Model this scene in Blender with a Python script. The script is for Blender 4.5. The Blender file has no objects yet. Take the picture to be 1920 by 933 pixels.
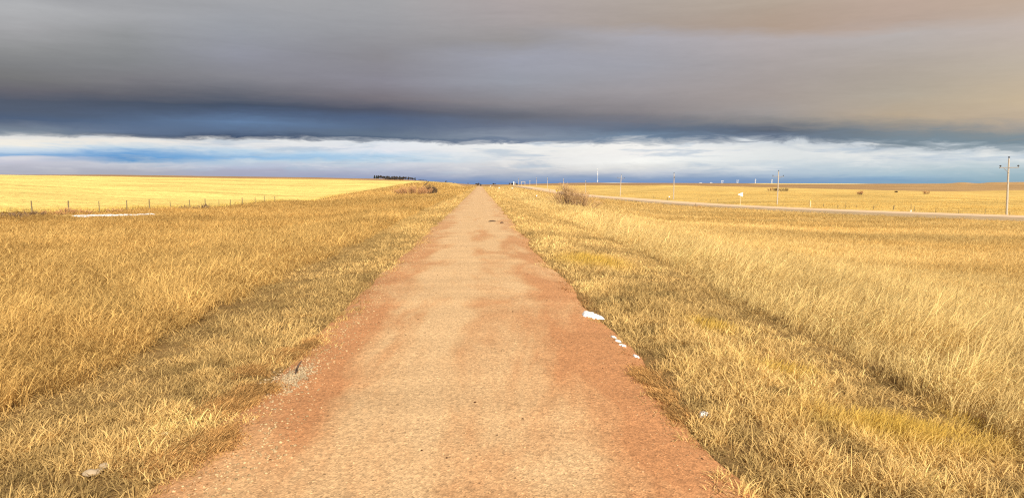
import bpy, math, random
import numpy as np
rng = np.random.default_rng(7)
random.seed(7)
sc = bpy.context.scene
COL = sc.collection
EXPO = 0.62
PI = math.pi

# ------------------------------------------------------------------ camera
F_PX, PW, PH = 1390.0, 1920.0, 933.0
HZ, VX, EYE = 346.0, 900.0, 1.7
th = math.atan((PH / 2 - HZ) / F_PX)
psi = math.atan((PW / 2 - VX) / F_PX * math.cos(th))
FWD = np.array([math.sin(psi) * math.cos(th), math.cos(psi) * math.cos(th), -math.sin(th)])
RGT = np.array([math.cos(psi), -math.sin(psi), 0.0])
UP = np.cross(RGT, FWD)
cd = bpy.data.cameras.new("camera")
cd.sensor_width = 36.0
cd.lens = 36.0 * F_PX / PW
cd.clip_start, cd.clip_end = 0.05, 30000
cam = bpy.data.objects.new("camera", cd)
COL.objects.link(cam)
cam.location = (0, 0, EYE)
cam.rotation_euler = (PI / 2 - th, 0, -psi)
sc.camera = cam


def ray(px, py):
    d = FWD + RGT * ((px - PW / 2) / F_PX) + UP * ((PH / 2 - py) / F_PX)
    return d


def px_at(px, py, Y):
    """point seen at photo pixel (px,py) when it lies Y metres up the trail"""
    d = ray(px, py)
    t = Y / d[1]
    return np.array([d[0] * t, Y, EYE + d[2] * t])


def az_of(px):
    d = ray(px, HZ)
    return math.atan2(d[0], d[1])


# ------------------------------------------------------------------ numpy noise
def _hash(ix, iy, seed):
    with np.errstate(over='ignore'):
        h = (ix.astype(np.int64) * 374761393 + iy.astype(np.int64) * 668265263 + seed * 974634777) & 0xFFFFFFFF
        h = ((h ^ (h >> 13)) * 1274126177) & 0xFFFFFFFF
        h = h ^ (h >> 16)
    return (h & 0xFFFFFF) / float(0xFFFFFF)


def vnoise(x, y, seed=0):
    x = np.asarray(x, float); y = np.asarray(y, float)
    ix, iy = np.floor(x), np.floor(y)
    fx, fy = x - ix, y - iy
    fx = fx * fx * (3 - 2 * fx); fy = fy * fy * (3 - 2 * fy)
    a = _hash(ix, iy, seed); b = _hash(ix + 1, iy, seed)
    c = _hash(ix, iy + 1, seed); d = _hash(ix + 1, iy + 1, seed)
    return (a * (1 - fx) + b * fx) * (1 - fy) + (c * (1 - fx) + d * fx) * fy


def fbm(x, y, seed=0, oct=4):
    s = 0; a = 0.5; t = 0
    for k in range(oct):
        s = s + a * vnoise(x * 2 ** k, y * 2 ** k, seed + k * 17); t += a; a *= 0.5
    return s / t


def sstep(a, b, x):
    t = np.clip((np.asarray(x, float) - a) / (b - a), 0, 1)
    return t * t * (3 - 2 * t)


def lin(c):
    return tuple(((v / 255.0) / 12.92 if v <= 10 else ((v / 255.0 + 0.055) / 1.055) ** 2.4) for v in c)


# ------------------------------------------------------------------ terrain heights
# per photo column: (distance up the trail, height in metres or photo row the ground shows at)
Zc, Pc = 'z', 'p'
COLS = {
    -150: [(3, 'z', 0), (20, 'z', -.4), (40, 'z', -.6), (62, 'p', 392), (80, 'p', 374), (120, 'p', 354), (200, 'p', 338), (300, 'p', 328), (400, 'p', 323), (600, 'p', 324.5), (900, 'p', 326), (1500, 'p', 331), (4000, 'p', 341), (9000, 'p', 345.5)],
    0: [(3, 'z', 0), (10, 'z', -.35), (20, 'z', -.5), (40, 'z', -.72), (53, 'p', 407), (60, 'p', 393), (80, 'p', 376), (120, 'p', 356), (200, 'p', 340), (300, 'p', 331), (400, 'p', 326.5), (600, 'p', 328), (900, 'p', 328), (1500, 'p', 333), (4000, 'p', 342), (9000, 'p', 345.5)],
    200: [(3, 'z', 0), (10, 'z', -.3), (30, 'z', -.6), (50, 'z', -.8), (68, 'p', 403.5), (76, 'p', 393), (100, 'p', 376), (150, 'p', 359), (220, 'p', 347), (320, 'p', 336), (430, 'p', 329.3), (620, 'p', 331), (900, 'p', 327.2), (1500, 'p', 333), (4000, 'p', 342), (9000, 'p', 345.5)],
    400: [(3, 'z', 0), (15, 'z', -.3), (40, 'z', -.8), (70, 'z', -1.2), (95, 'p', 394), (106, 'p', 386), (130, 'p', 374), (200, 'p', 356), (300, 'p', 342.5), (450, 'p', 332.6), (640, 'p', 334), (900, 'p', 330), (1500, 'p', 335), (4000, 'p', 343), (9000, 'p', 345.5)],
    600: [(3, 'z', 0), (10, 'z', -.1), (30, 'z', -.5), (60, 'z', -1.1), (100, 'z', -1.5), (157, 'p', 378), (170, 'p', 373), (220, 'p', 360), (320, 'p', 346), (480, 'p', 334.8), (640, 'p', 336), (900, 'p', 332.6), (1500, 'p', 336), (4000, 'p', 343), (9000, 'p', 345.5)],
    700: [(3, 'z', 0), (20, 'z', -.2), (60, 'z', -.7), (100, 'z', -1.1), (160, 'p', 369), (236, 'p', 358.5), (250, 'p', 355.5), (330, 'p', 344.5), (480, 'p', 337), (640, 'p', 338), (900, 'p', 335.2), (1400, 'p', 334.8), (2000, 'p', 338), (4000, 'p', 344), (9000, 'p', 345.8)],
    760: [(3, 'z', 0), (30, 'z', -.2), (100, 'z', -.5), (150, 'z', -.6), (250, 'p', 354), (350, 'p', 346.5), (480, 'p', 339.2), (560, 'p', 338.5), (700, 'p', 339), (900, 'p', 338), (1400, 'p', 336.3), (2000, 'p', 339), (4000, 'p', 344), (9000, 'p', 345.8)],
    820: [(3, 'z', 0), (60, 'z', -.1), (120, 'z', -.4), (200, 'z', -.5), (300, 'p', 351), (400, 'p', 344.5), (480, 'p', 341.3), (560, 'p', 340), (800, 'p', 341), (1400, 'p', 341), (4000, 'p', 345), (9000, 'p', 345.8)],
    860: [(3, 'z', 0), (100, 'z', -.1), (200, 'z', -.2), (300, 'z', .2), (400, 'p', 349), (480, 'p', 345.6), (560, 'p', 344), (700, 'p', 343.8), (900, 'p', 345), (1500, 'p', 344.5), (4000, 'p', 345.5), (9000, 'p', 345.8)],
    885: [(3, 'z', 0), (100, 'z', 0), (200, 'z', .05), (300, 'z', .3), (450, 'p', 348.8), (700, 'p', 347.2), (900, 'p', 346.5), (1500, 'p', 345.5), (4000, 'p', 345.7), (9000, 'p', 345.8)],
    900: [(3, 'z', 0), (100, 'z', 0), (200, 'z', .1), (300, 'z', .3), (450, 'z', .75), (520, 'z', .6), (700, 'z', .2), (900, 'p', 347.2), (1500, 'p', 346.2), (4000, 'p', 345.8), (9000, 'p', 345.9)],
    930: [(3, 'z', 0), (60, 'z', 0), (150, 'z', -.2), (300, 'z', -.1), (430, 'p', 350), (600, 'p', 348.5), (900, 'p', 346.8), (1500, 'p', 346.2), (4000, 'p', 345.8), (9000, 'p', 345.9)],
    1000: [(3, 'z', 0), (20, 'z', 0), (100, 'z', -.55), (200, 'z', -1.15), (300, 'z', -1.4), (420, 'p', 355), (560, 'p', 352.5), (700, 'p', 350.5), (900, 'p', 347.6), (1100, 'p', 347.8), (1500, 'p', 346), (1900, 'p', 344.6), (2600, 'p', 345), (9000, 'p', 345.9)],
    1060: [(3, 'z', 0), (40, 'z', -.2), (85, 'z', -.8), (150, 'z', -1.7), (250, 'z', -2.6), (350, 'p', 367), (430, 'p', 362.5), (560, 'p', 358.5), (700, 'p', 353.5), (880, 'p', 348), (1100, 'p', 348.3), (1500, 'p', 345), (1900, 'p', 342.6), (2600, 'p', 344.5), (9000, 'p', 345.9)],
    1100: [(3, 'z', 0), (30, 'z', -.2), (60, 'z', -.8), (90, 'z', -1.4), (150, 'z', -2.3), (250, 'z', -3.2), (330, 'p', 369), (370, 'p', 367), (480, 'p', 363), (620, 'p', 354), (850, 'p', 347.4), (1050, 'p', 347.8), (1500, 'p', 344.5), (1900, 'p', 342.3), (2600, 'p', 344), (9000, 'p', 345.9)],
    1250: [(3, 'z', 0), (12, 'z', -.1), (20, 'z', -.4), (40, 'z', -1.3), (80, 'z', -2.8), (120, 'z', -3.6), (170, 'p', 396), (215, 'p', 386), (240, 'p', 381.5), (278, 'p', 374.5), (400, 'p', 359), (500, 'p', 351), (620, 'p', 345.9), (760, 'p', 347.6), (1100, 'p', 347.3), (1500, 'p', 344.6), (1900, 'p', 342.7), (2600, 'p', 344.5), (9000, 'p', 345.9)],
    1400: [(3, 'z', 0), (8, 'z', -.1), (12, 'z', -.3), (25, 'z', -1.2), (50, 'z', -2.5), (90, 'z', -3.4), (140, 'z', -4.05), (190, 'p', 388.5), (205, 'p', 385), (300, 'p', 369), (420, 'p', 357.5), (540, 'p', 349.6), (700, 'p', 352.5), (900, 'p', 353), (1300, 'p', 348), (1800, 'p', 343.3), (2600, 'p', 344.5), (9000, 'p', 345.9)],
    1600: [(3, 'z', 0), (6, 'z', -.1), (9, 'z', -.25), (20, 'z', -1.3), (40, 'z', -2.7), (70, 'z', -3.5), (110, 'z', -3.95), (150, 'p', 397), (165, 'p', 392), (220, 'p', 381), (320, 'p', 368.5), (430, 'p', 359.5), (540, 'p', 354.5), (640, 'p', 356.3), (900, 'p', 354.8), (1300, 'p', 348.5), (1800, 'p', 344.2), (2600, 'p', 345.5), (9000, 'p', 346)],
    1780: [(3, 'z', 0), (5, 'z', -.1), (7, 'z', -.25), (16, 'z', -1.3), (32, 'z', -2.65), (58, 'z', -3.5), (95, 'z', -3.9), (132, 'p', 402), (148, 'p', 397), (200, 'p', 386), (310, 'p', 371), (430, 'p', 363), (520, 'p', 360), (700, 'p', 358.5), (1000, 'p', 351), (1400, 'p', 345.5), (1700, 'p', 343.9), (2600, 'p', 345.5), (9000, 'p', 346)],
    1920: [(3, 'z', -.05), (5, 'z', -.15), (6, 'z', -.25), (14, 'z', -1.3), (28, 'z', -2.6), (50, 'z', -3.4), (80, 'z', -3.8), (117, 'p', 408), (132, 'p', 402), (180, 'p', 392), (300, 'p', 377.5), (430, 'p', 368.5), (560, 'p', 363), (800, 'p', 356), (1100, 'p', 348), (1500, 'p', 342.6), (2000, 'p', 344), (9000, 'p', 346)],
    2150: [(3, 'z', -.1), (5, 'z', -.3), (12, 'z', -1.3), (24, 'z', -2.6), (43, 'z', -3.3), (70, 'z', -3.6), (95, 'z', -3.4), (120, 'z', -4), (180, 'z', -5), (430, 'z', -5.5), (800, 'z', -3), (1500, 'z', 5), (2200, 'z', 4), (9000, 'z', 0)],
}
AZ0, AZ1, DAZ = math.radians(-46), math.radians(50), math.radians(.25)
LY0, LY1, DLY = math.log(3.0), math.log(9000.0), 0.02
azs = np.arange(AZ0, AZ1 + DAZ, DAZ)
lys = np.arange(LY0, LY1 + DLY, DLY)
_cz, _tab = [], []
for cx in sorted(COLS):
    ys, zs = [], []
    for Y, k, v in COLS[cx]:
        ys.append(math.log(Y)); zs.append(v if k == 'z' else px_at(cx, v, Y)[2])
    _cz.append(az_of(cx)); _tab.append(np.interp(lys, ys, zs))
_cz = np.array(_cz); _tab = np.array(_tab)


def smooth(a, n, axis, it=2):
    for _ in range(it):
        p = np.concatenate([np.repeat(np.take(a, [0], axis), n, axis), a, np.repeat(np.take(a, [-1], axis), n, axis)], axis)
        c = np.cumsum(np.concatenate([np.zeros_like(np.take(p, [0], axis)), p], axis), axis)
        k = 2 * n + 1
        m = a.shape[axis]
        a = (np.take(c, np.arange(k, k + m), axis) - np.take(c, np.arange(0, m), axis)) / k
    return a


GZ = np.array([np.interp(azs, _cz, _tab[:, j]) for j in range(len(lys))]).T
GZ = smooth(GZ, 3, 0); GZ = smooth(GZ, 2, 1)


def table_z(X, Y):
    az = np.arctan2(X, Y); r = np.hypot(X, Y)
    azc = np.clip(az, AZ0, AZ1 - 1e-6)
    Yd = np.maximum(r * np.cos(azc), 3.001)
    a = (azc - AZ0) / DAZ; b = np.clip((np.log(Yd) - LY0) / DLY, 0, len(lys) - 2.001)
    a = np.clip(a, 0, len(azs) - 2.001)
    ia, ib = a.astype(int), b.astype(int); fa, fb = a - ia, b - ib
    return (GZ[ia, ib] * (1 - fa) + GZ[ia + 1, ib] * fa) * (1 - fb) + (GZ[ia, ib + 1] * (1 - fa) + GZ[ia + 1, ib + 1] * fa) * fb


TRC = -0.17   # trail centre line


def trail_z(Y):
    return np.interp(Y, [-50, 100, 200, 300, 450, 520, 700, 900], [0, 0, .1, .3, .75, .6, .2, -.2])


PROF_X = [-20, -14, -9, -6, -3.9, -2.2, -1.7, 1.4, 2.0, 4.2, 6, 10, 14, 20]
PROF_Z = [-1.0, -.8, -.55, -.33, -.14, -.03, -.02, -.02, -.03, -.22, -.55, -1.25, -1.8, -2.6]

# highway centre line
HW = np.array([(160, -120), (120, 10), (103, 60), (94, 88), (85.5, 117), (75.8, 150), (68.6, 190), (61.5, 240), (55, 290), (47.5, 345), (42.5, 430), (41, 520), (40, 640), (38, 760)], float)
HWZ = []
for (x, y) in HW:
    HWZ.append(float(table_z(np.array([x]), np.array([max(y, 20.)]))[0]))
HWZ = np.array(HWZ)
HWZ[0:4] = [-2.6, -2.9, -3.1, -3.3]


def catmull(P, n):
    out = []
    m = len(P)
    for i in range(m - 1):
        p0, p1, p2, p3 = P[max(i - 1, 0)], P[i], P[i + 1], P[min(i + 2, m - 1)]
        for k in range(n):
            t = k / n
            out.append(.5 * (2 * p1 + (p2 - p0) * t + (2 * p0 - 5 * p1 + 4 * p2 - p3) * t * t + (3 * p1 - p0 - 3 * p2 + p3) * t ** 3))
    out.append(P[-1])
    return np.array(out)


HWP = catmull(np.column_stack([HW, HWZ]), 16)
HWP[:, 2] = smooth(HWP[:, 2], 12, 0) + .3
HW_HALF = 6.6


def hw_dist(X, Y):
    """distance to the highway centre line and its height there"""
    X = np.asarray(X, float); Y = np.asarray(Y, float)
    best = np.full(X.shape, 1e9); zz = np.zeros(X.shape)
    sel = (X > 15) & (X < 190) & (Y > -140) & (Y < 800)
    if not sel.any():
        return best, zz
    xs, ys = X[sel], Y[sel]
    bb = np.full(xs.shape, 1e9); bz = np.zeros(xs.shape)
    for i in range(len(HWP) - 1):
        a, b = HWP[i], HWP[i + 1]
        dx, dy = b[0] - a[0], b[1] - a[1]
        t = np.clip(((xs - a[0]) * dx + (ys - a[1]) * dy) / (dx * dx + dy * dy), 0, 1)
        d = np.hypot(xs - a[0] - t * dx, ys - a[1] - t * dy)
        m = d < bb
        bb[m] = d[m]; bz[m] = (a[2] + t * (b[2] - a[2]))[m]
    best[sel] = bb; zz[sel] = bz
    return best, zz


def crop_edge(Y):
    return -34.6 + np.clip((Y - 470) / 130, 0, 1) * 20 + (vnoise(Y / 9, Y * 0, 77) - .5) * .9


def ground(X, Y, bare=False):
    X = np.asarray(X, float); Y = np.asarray(Y, float)
    r = np.hypot(X, Y)
    z = table_z(X, Y)
    z = z + (fbm(X / 26, Y / 40, 3, 3) - .5) * .9 * sstep(30, 160, r) * (1 - sstep(300, 480, r))
    z = z + (fbm(X / 5, Y / 5, 5, 3) - .5) * .28 * sstep(5, 20, r)
    zc = trail_z(Y) + np.interp(X, PROF_X, PROF_Z) + (fbm(X / 1.3, Y / 1.3, 9, 3) - .5) * .10 * sstep(1.9, 3.5, np.abs(X - TRC))
    lim = 5 + np.clip(r, 0, 400) * .012
    w = sstep(lim, lim * 2.0, np.abs(X))
    z = zc * (1 - w) + z * w
    if not bare:
        ax = np.abs(X - TRC)
        z = z - .07 * (1 - sstep(1.42, 1.75, ax)) * (Y < 640)
    d, hz = hw_dist(X, Y)
    w = 1 - sstep(HW_HALF + 0.4, HW_HALF + 5.5, d)
    z = z * (1 - w) + (hz - .35) * w
    z = z - .45 * np.exp(-((d - HW_HALF - 9) / 7) ** 2) * (X < np.interp(Y, HWP[:, 1], HWP[:, 0]))
    z = z - .75 * sstep(200, 330, Y) * sstep(-1, 6, crop_edge(Y) - X) * (1 - sstep(560, 640, Y))
    pxs = VX + F_PX * np.tan(np.clip(np.arctan2(X, Y), -1.2, 1.2))
    fw = np.exp(-((Y - 1600) / 260) ** 2)
    z = z + fw * (2.6 * np.exp(-((pxs - 1824) / 20) ** 2) + 2.2 * sstep(1855, 1885, pxs))
    # low mound in front of the highway
    mx, my = px_at(1300, 396, 170)[:2]
    z = z + .8 * np.exp(-((X - mx + .25 * (Y - my)) / 9) ** 2 - ((Y - my) / 10) ** 2)
    return z


def g1(x, y):
    return float(ground(np.array([x]), np.array([y]))[0])


# ------------------------------------------------------------------ materials
def new_mat(name):
    m = bpy.data.materials.new(name); m.use_nodes = True
    nt = m.node_tree; nt.nodes.clear()
    return m, nt


def N(nt, t, **kw):
    n = nt.nodes.new(t)
    for k, v in kw.items():
        if k in n.inputs:
            n.inputs[k].default_value = v
        else:
            setattr(n, k, v)
    return n


def simple_mat(name, col, rough=.8, var=.25, scale=6.0, metal=0.0):
    m, nt = new_mat(name)
    o = N(nt, 'ShaderNodeOutputMaterial'); b = N(nt, 'ShaderNodeBsdfPrincipled')
    b.inputs['Roughness'].default_value = rough; b.inputs['Metallic'].default_value = metal
    tc = N(nt, 'ShaderNodeTexCoord'); nz = N(nt, 'ShaderNodeTexNoise'); nz.inputs['Scale'].default_value = scale; nz.inputs['Detail'].default_value = 5
    mp = N(nt, 'ShaderNodeMapRange'); mp.inputs['To Min'].default_value = 1 - var; mp.inputs['To Max'].default_value = 1 + var
    mx = N(nt, 'ShaderNodeVectorMath', operation='SCALE'); mx.inputs[0].default_value = col[:3]
    L = nt.links.new
    L(tc.outputs['Object'], nz.inputs['Vector']); L(nz.outputs['Fac'], mp.inputs['Value']); L(mp.outputs['Result'], mx.inputs['Scale'])
    L(mx.outputs[0], b.inputs['Base Color']); L(b.outputs[0], o.inputs[0])
    return m


def attr_mat(name, transl=.35, attr='tone', rough=.7):
    m, nt = new_mat(name)
    L = nt.links.new
    o = N(nt, 'ShaderNodeOutputMaterial'); a = N(nt, 'ShaderNodeAttribute', attribute_name=attr)
    d = N(nt, 'ShaderNodeBsdfDiffuse'); t = N(nt, 'ShaderNodeBsdfTranslucent'); mx = N(nt, 'ShaderNodeMixShader')
    mx.inputs[0].default_value = transl
    L(a.outputs['Color'], d.inputs['Color']); L(a.outputs['Color'], t.inputs['Color'])
    L(d.outputs[0], mx.inputs[1]); L(t.outputs[0], mx.inputs[2]); L(mx.outputs[0], o.inputs[0])
    return m


M_GRASS = attr_mat('dry_grass', .38)
M_WEED = attr_mat('dry_weed', .15)
M_POLE = simple_mat('weathered_pole_wood', (.40, .34, .265), .85, .25, 3)
M_ARM = simple_mat('grey_timber', (.20, .18, .16), .85, .2, 5)
M_DARK = simple_mat('dark_ceramic', (.03, .028, .03), .4, .2, 5)
M_POST = simple_mat('old_fence_wood', (.16, .12, .06), .9, .3, 5)
M_WIRE = simple_mat('rusty_wire', (.17, .12, .08), .6, .3, 9, .6)
M_WHITE = simple_mat('white_painted_metal', (.72, .70, .64), .5, .06, 4)
M_YEL = simple_mat('yellow_sign_paint', (.82, .62, .01), .45, .06, 4)
M_TANPOST = simple_mat('pale_sawn_post', (.52, .42, .26), .85, .2, 6)
M_ORANGE = simple_mat('orange_reflector', (.75, .28, .04), .4, .1, 6)
M_TOWER = simple_mat('pale_galvanised_steel', (.62, .63, .65), .5, .08, 1)
M_BRANCH = simple_mat('dark_bark', (.095, .06, .035), .9, .3, 8)
M_TWIG = simple_mat('brown_twigs', (.47, .25, .105), .9, .35, 2)
M_TWIGT = simple_mat('tan_twigs', (.46, .29, .135), .9, .35, 2)
M_STEM = simple_mat('brown_bush_stems', (.19, .115, .06), .9, .35, 4)
M_CONIF = simple_mat('dark_evergreen_needles', (.022, .026, .016), .9, .5, .6)
M_BARE = simple_mat('bare_tree_crown', (.06, .048, .042), .9, .5, .6)
M_STONE = simple_mat('pale_limestone', (.33, .245, .155), .9, .25, 14)
M_STICK = simple_mat('dark_stick_bark', (.07, .04, .025), .9, .3, 20)

# snow
m, nt = new_mat('crusted_snow')
L = nt.links.new
o = N(nt, 'ShaderNodeOutputMaterial'); b = N(nt, 'ShaderNodeBsdfPrincipled')
b.inputs['Roughness'].default_value = .6
sn = N(nt, 'ShaderNodeTexNoise'); sn.inputs['Scale'].default_value = 22; sn.inputs['Detail'].default_value = 8; sn.inputs['Roughness'].default_value = .7
sr = N(nt, 'ShaderNodeValToRGB'); sr.color_ramp.elements[0].position = .38; sr.color_ramp.elements[0].color = (.42, .35, .27, 1); sr.color_ramp.elements[1].position = .56; sr.color_ramp.elements[1].color = (.84, .85, .87, 1)
L(sn.outputs['Fac'], sr.inputs['Fac']); L(sr.outputs['Color'], b.inputs['Base Color'])
b.inputs['Subsurface Weight'].default_value = .15; b.inputs['Subsurface Radius'].default_value = (.02, .02, .02)
nz = N(nt, 'ShaderNodeTexNoise'); nz.inputs['Scale'].default_value = 30; nz.inputs['Detail'].default_value = 6
tc = N(nt, 'ShaderNodeTexCoord'); bm_ = N(nt, 'ShaderNodeBump'); bm_.inputs['Strength'].default_value = .5; bm_.inputs['Distance'].default_value = .02
L(tc.outputs['Object'], nz.inputs['Vector']); L(tc.outputs['Object'], sn.inputs['Vector']); L(nz.outputs['Fac'], bm_.inputs['Height']); L(bm_.outputs[0], b.inputs['Normal']); L(b.outputs[0], o.inputs[0])
M_SNOW = m


def ground_mat(name, fine=1.0):
    """land cover colour per vertex, broken up by procedural noise and a straw-like bump"""
    m, nt = new_mat(name)
    L = nt.links.new
    o = N(nt, 'ShaderNodeOutputMaterial'); b = N(nt, 'ShaderNodeBsdfDiffuse')
    a = N(nt, 'ShaderNodeAttribute', attribute_name='tone')
    g = N(nt, 'ShaderNodeNewGeometry')
    n1 = N(nt, 'ShaderNodeTexNoise'); n1.inputs['Scale'].default_value = .9 * fine; n1.inputs['Detail'].default_value = 9; n1.inputs['Roughness'].default_value = .72
    n2 = N(nt, 'ShaderNodeTexNoise'); n2.inputs['Scale'].default_value = .05; n2.inputs['Detail'].default_value = 6
    r1 = N(nt, 'ShaderNodeMapRange'); r1.inputs['From Min'].default_value = .3; r1.inputs['From Max'].default_value = .7; r1.inputs['To Min'].default_value = .62; r1.inputs['To Max'].default_value = 1.32
    r2 = N(nt, 'ShaderNodeMapRange'); r2.inputs['From Min'].default_value = .3; r2.inputs['From Max'].default_value = .7; r2.inputs['To Min'].default_value = .84; r2.inputs['To Max'].default_value = 1.16
    mm = N(nt, 'ShaderNodeMath', operation='MULTIPLY'); vs = N(nt, 'ShaderNodeVectorMath', operation='SCALE')
    bp = N(nt, 'ShaderNodeBump'); bp.inputs['Strength'].default_value = .6; bp.inputs['Distance'].default_value = .25
    L(g.outputs['Position'], n1.inputs['Vector']); L(g.outputs['Position'], n2.inputs['Vector'])
    L(n1.outputs['Fac'], r1.inputs['Value']); L(n2.outputs['Fac'], r2.inputs['Value'])
    L(r1.outputs[0], mm.inputs[0]); L(r2.outputs[0], mm.inputs[1])
    L(a.outputs['Color'], vs.inputs[0]); L(mm.outputs[0], vs.inputs['Scale']); L(vs.outputs[0], b.inputs['Color'])
    L(n1.outputs['Fac'], bp.inputs['Height']); L(bp.outputs[0], b.inputs['Normal']); L(b.outputs[0], o.inputs[0])
    return m


M_GROUND = ground_mat('dry_prairie_ground')
M_CROP = ground_mat('pale_stubble', 2.0)


def ramp(nt, stops, interp='LINEAR'):
    r = N(nt, 'ShaderNodeValToRGB'); cr = r.color_ramp; cr.interpolation = interp
    while len(cr.elements) < len(stops):
        cr.elements.new(0.5)
    for e, (p, c) in zip(cr.elements, sorted(stops, key=lambda s: s[0])):
        e.position = p
    for e, (p, c) in zip(cr.elements, sorted(stops, key=lambda s: s[0])):
        e.position = p; e.color = (*c[:3], 1)
    return r


def trail_material():
    m, nt = new_mat('red_chip_seal')
    L = nt.links.new
    o = N(nt, 'ShaderNodeOutputMaterial'); b = N(nt, 'ShaderNodeBsdfPrincipled'); b.inputs['Roughness'].default_value = .9
    b.inputs['Specular IOR Level'].default_value = .15
    g = N(nt, 'ShaderNodeNewGeometry'); sp = N(nt, 'ShaderNodeSeparateXYZ'); L(g.outputs['Position'], sp.inputs[0])
    # big blotches where the tan top layer is worn off, longer along the trail
    mp = N(nt, 'ShaderNodeMapping'); mp.inputs['Scale'].default_value = (1.15, .30, 1); L(g.outputs['Position'], mp.inputs['Vector'])
    n1 = N(nt, 'ShaderNodeTexNoise'); n1.inputs['Scale'].default_value = .75; n1.inputs['Detail'].default_value = 7; n1.inputs['Roughness'].default_value = .62; n1.inputs['Distortion'].default_value = .5
    L(mp.outputs[0], n1.inputs['Vector'])
    # across the trail: wheel paths stay paler, the sides are redder
    cw = ramp(nt, [(0, (.12,) * 3), (.14, (.25,) * 3), (.3, (.55,) * 3), (.43, (.72,) * 3), (.55, (.42,) * 3), (.7, (.52,) * 3), (.85, (.3,) * 3), (1, (.12,) * 3)], 'EASE')
    xr = N(nt, 'ShaderNodeMapRange'); xr.inputs['From Min'].default_value = TRC - 1.7; xr.inputs['From Max'].default_value = TRC + 1.7
    wob = N(nt, 'ShaderNodeTexNoise'); wob.noise_dimensions = '1D'; wob.inputs['Scale'].default_value = .22; L(sp.outputs['Y'], wob.inputs['W'])
    wa = N(nt, 'ShaderNodeMath', operation='MULTIPLY_ADD'); L(wob.outputs['Fac'], wa.inputs[0]); wa.inputs[1].default_value = 1.1; L(sp.outputs['X'], wa.inputs[2])
    ws = N(nt, 'ShaderNodeMath', operation='SUBTRACT'); L(wa.outputs[0], ws.inputs[0]); ws.inputs[1].default_value = .55
    L(ws.outputs[0], xr.inputs['Value']); L(xr.outputs[0], cw.inputs['Fac'])
    ad = N(nt, 'ShaderNodeMath', operation='MULTIPLY_ADD'); L(n1.outputs['Fac'], ad.inputs[0]); ad.inputs[1].default_value = 1.9; L(cw.outputs['Color'], ad.inputs[2])
    rr = N(nt, 'ShaderNodeMapRange'); rr.inputs['From Min'].default_value = 1.15; rr.inputs['From Max'].default_value = 1.62; L(ad.outputs[0], rr.inputs['Value'])
    # farther along the trail the surface is paler
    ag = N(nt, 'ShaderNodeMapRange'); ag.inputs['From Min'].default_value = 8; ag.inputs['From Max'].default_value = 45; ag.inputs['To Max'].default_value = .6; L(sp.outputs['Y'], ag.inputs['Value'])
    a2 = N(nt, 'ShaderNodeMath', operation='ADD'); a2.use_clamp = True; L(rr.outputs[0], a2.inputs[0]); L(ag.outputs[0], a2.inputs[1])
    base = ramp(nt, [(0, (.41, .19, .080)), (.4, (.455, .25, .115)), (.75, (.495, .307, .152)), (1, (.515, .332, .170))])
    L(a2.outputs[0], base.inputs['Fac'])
    # transverse ripples and patchy wear
    mp2 = N(nt, 'ShaderNodeMapping'); mp2.inputs['Scale'].default_value = (.35, 1.5, 1); L(g.outputs['Position'], mp2.inputs['Vector'])
    n4 = N(nt, 'ShaderNodeTexNoise'); n4.inputs['Scale'].default_value = 1.0; n4.inputs['Detail'].default_value = 6; n4.inputs['Roughness'].default_value = .6; L(mp2.outputs[0], n4.inputs['Vector'])
    rp = N(nt, 'ShaderNodeMapRange'); rp.inputs['From Min'].default_value = .3; rp.inputs['From Max'].default_value = .7; rp.inputs['To Min'].default_value = .88; rp.inputs['To Max'].default_value = 1.10; L(n4.outputs['Fac'], rp.inputs['Value'])
    rs = N(nt, 'ShaderNodeVectorMath', operation='SCALE'); L(base.outputs[0], rs.inputs[0]); L(rp.outputs[0], rs.inputs['Scale'])
    # chips
    v = N(nt, 'ShaderNodeTexVoronoi'); v.inputs['Scale'].default_value = 78; L(g.outputs['Position'], v.inputs['Vector'])
    cr = ramp(nt, [(0, (.38,) * 3), (.12, (.72,) * 3), (.4, (.94,) * 3), (.7, (1.08,) * 3), (.88, (1.25,) * 3), (1, (1.75,) * 3)])
    L(v.outputs['Color'], cr.inputs['Fac'])
    v2 = N(nt, 'ShaderNodeTexNoise'); v2.inputs['Scale'].default_value = 26; v2.inputs['Detail'].default_value = 5; v2.inputs['Roughness'].default_value = .7; L(g.outputs['Position'], v2.inputs['Vector'])
    m2 = N(nt, 'ShaderNodeMapRange'); m2.inputs['From Min'].default_value = .3; m2.inputs['From Max'].default_value = .7; m2.inputs['To Min'].default_value = .72; m2.inputs['To Max'].default_value = 1.28; L(v2.outputs['Fac'], m2.inputs['Value'])
    mul = N(nt, 'ShaderNodeMix', data_type='RGBA', blend_type='MULTIPLY'); mul.inputs[0].default_value = 1
    L(rs.outputs[0], mul.inputs[6]); L(cr.outputs[0], mul.inputs[7])
    sc2 = N(nt, 'ShaderNodeVectorMath', operation='SCALE'); L(mul.outputs[2], sc2.inputs[0]); L(m2.outputs[0], sc2.inputs['Scale'])
    L(sc2.outputs[0], b.inputs['Base Color'])
    bp = N(nt, 'ShaderNodeBump'); bp.inputs['Strength'].default_value = .4; bp.inputs['Distance'].default_value = .008
    hs = N(nt, 'ShaderNodeMath', operation='ADD'); L(v.outputs['Distance'], hs.inputs[0]); L(v2.outputs['Fac'], hs.inputs[1])
    L(hs.outputs[0], bp.inputs['Height']); L(bp.outputs[0], b.inputs['Normal']); L(b.outputs[0], o.inputs[0])
    return m


M_TRAIL = trail_material()


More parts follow.
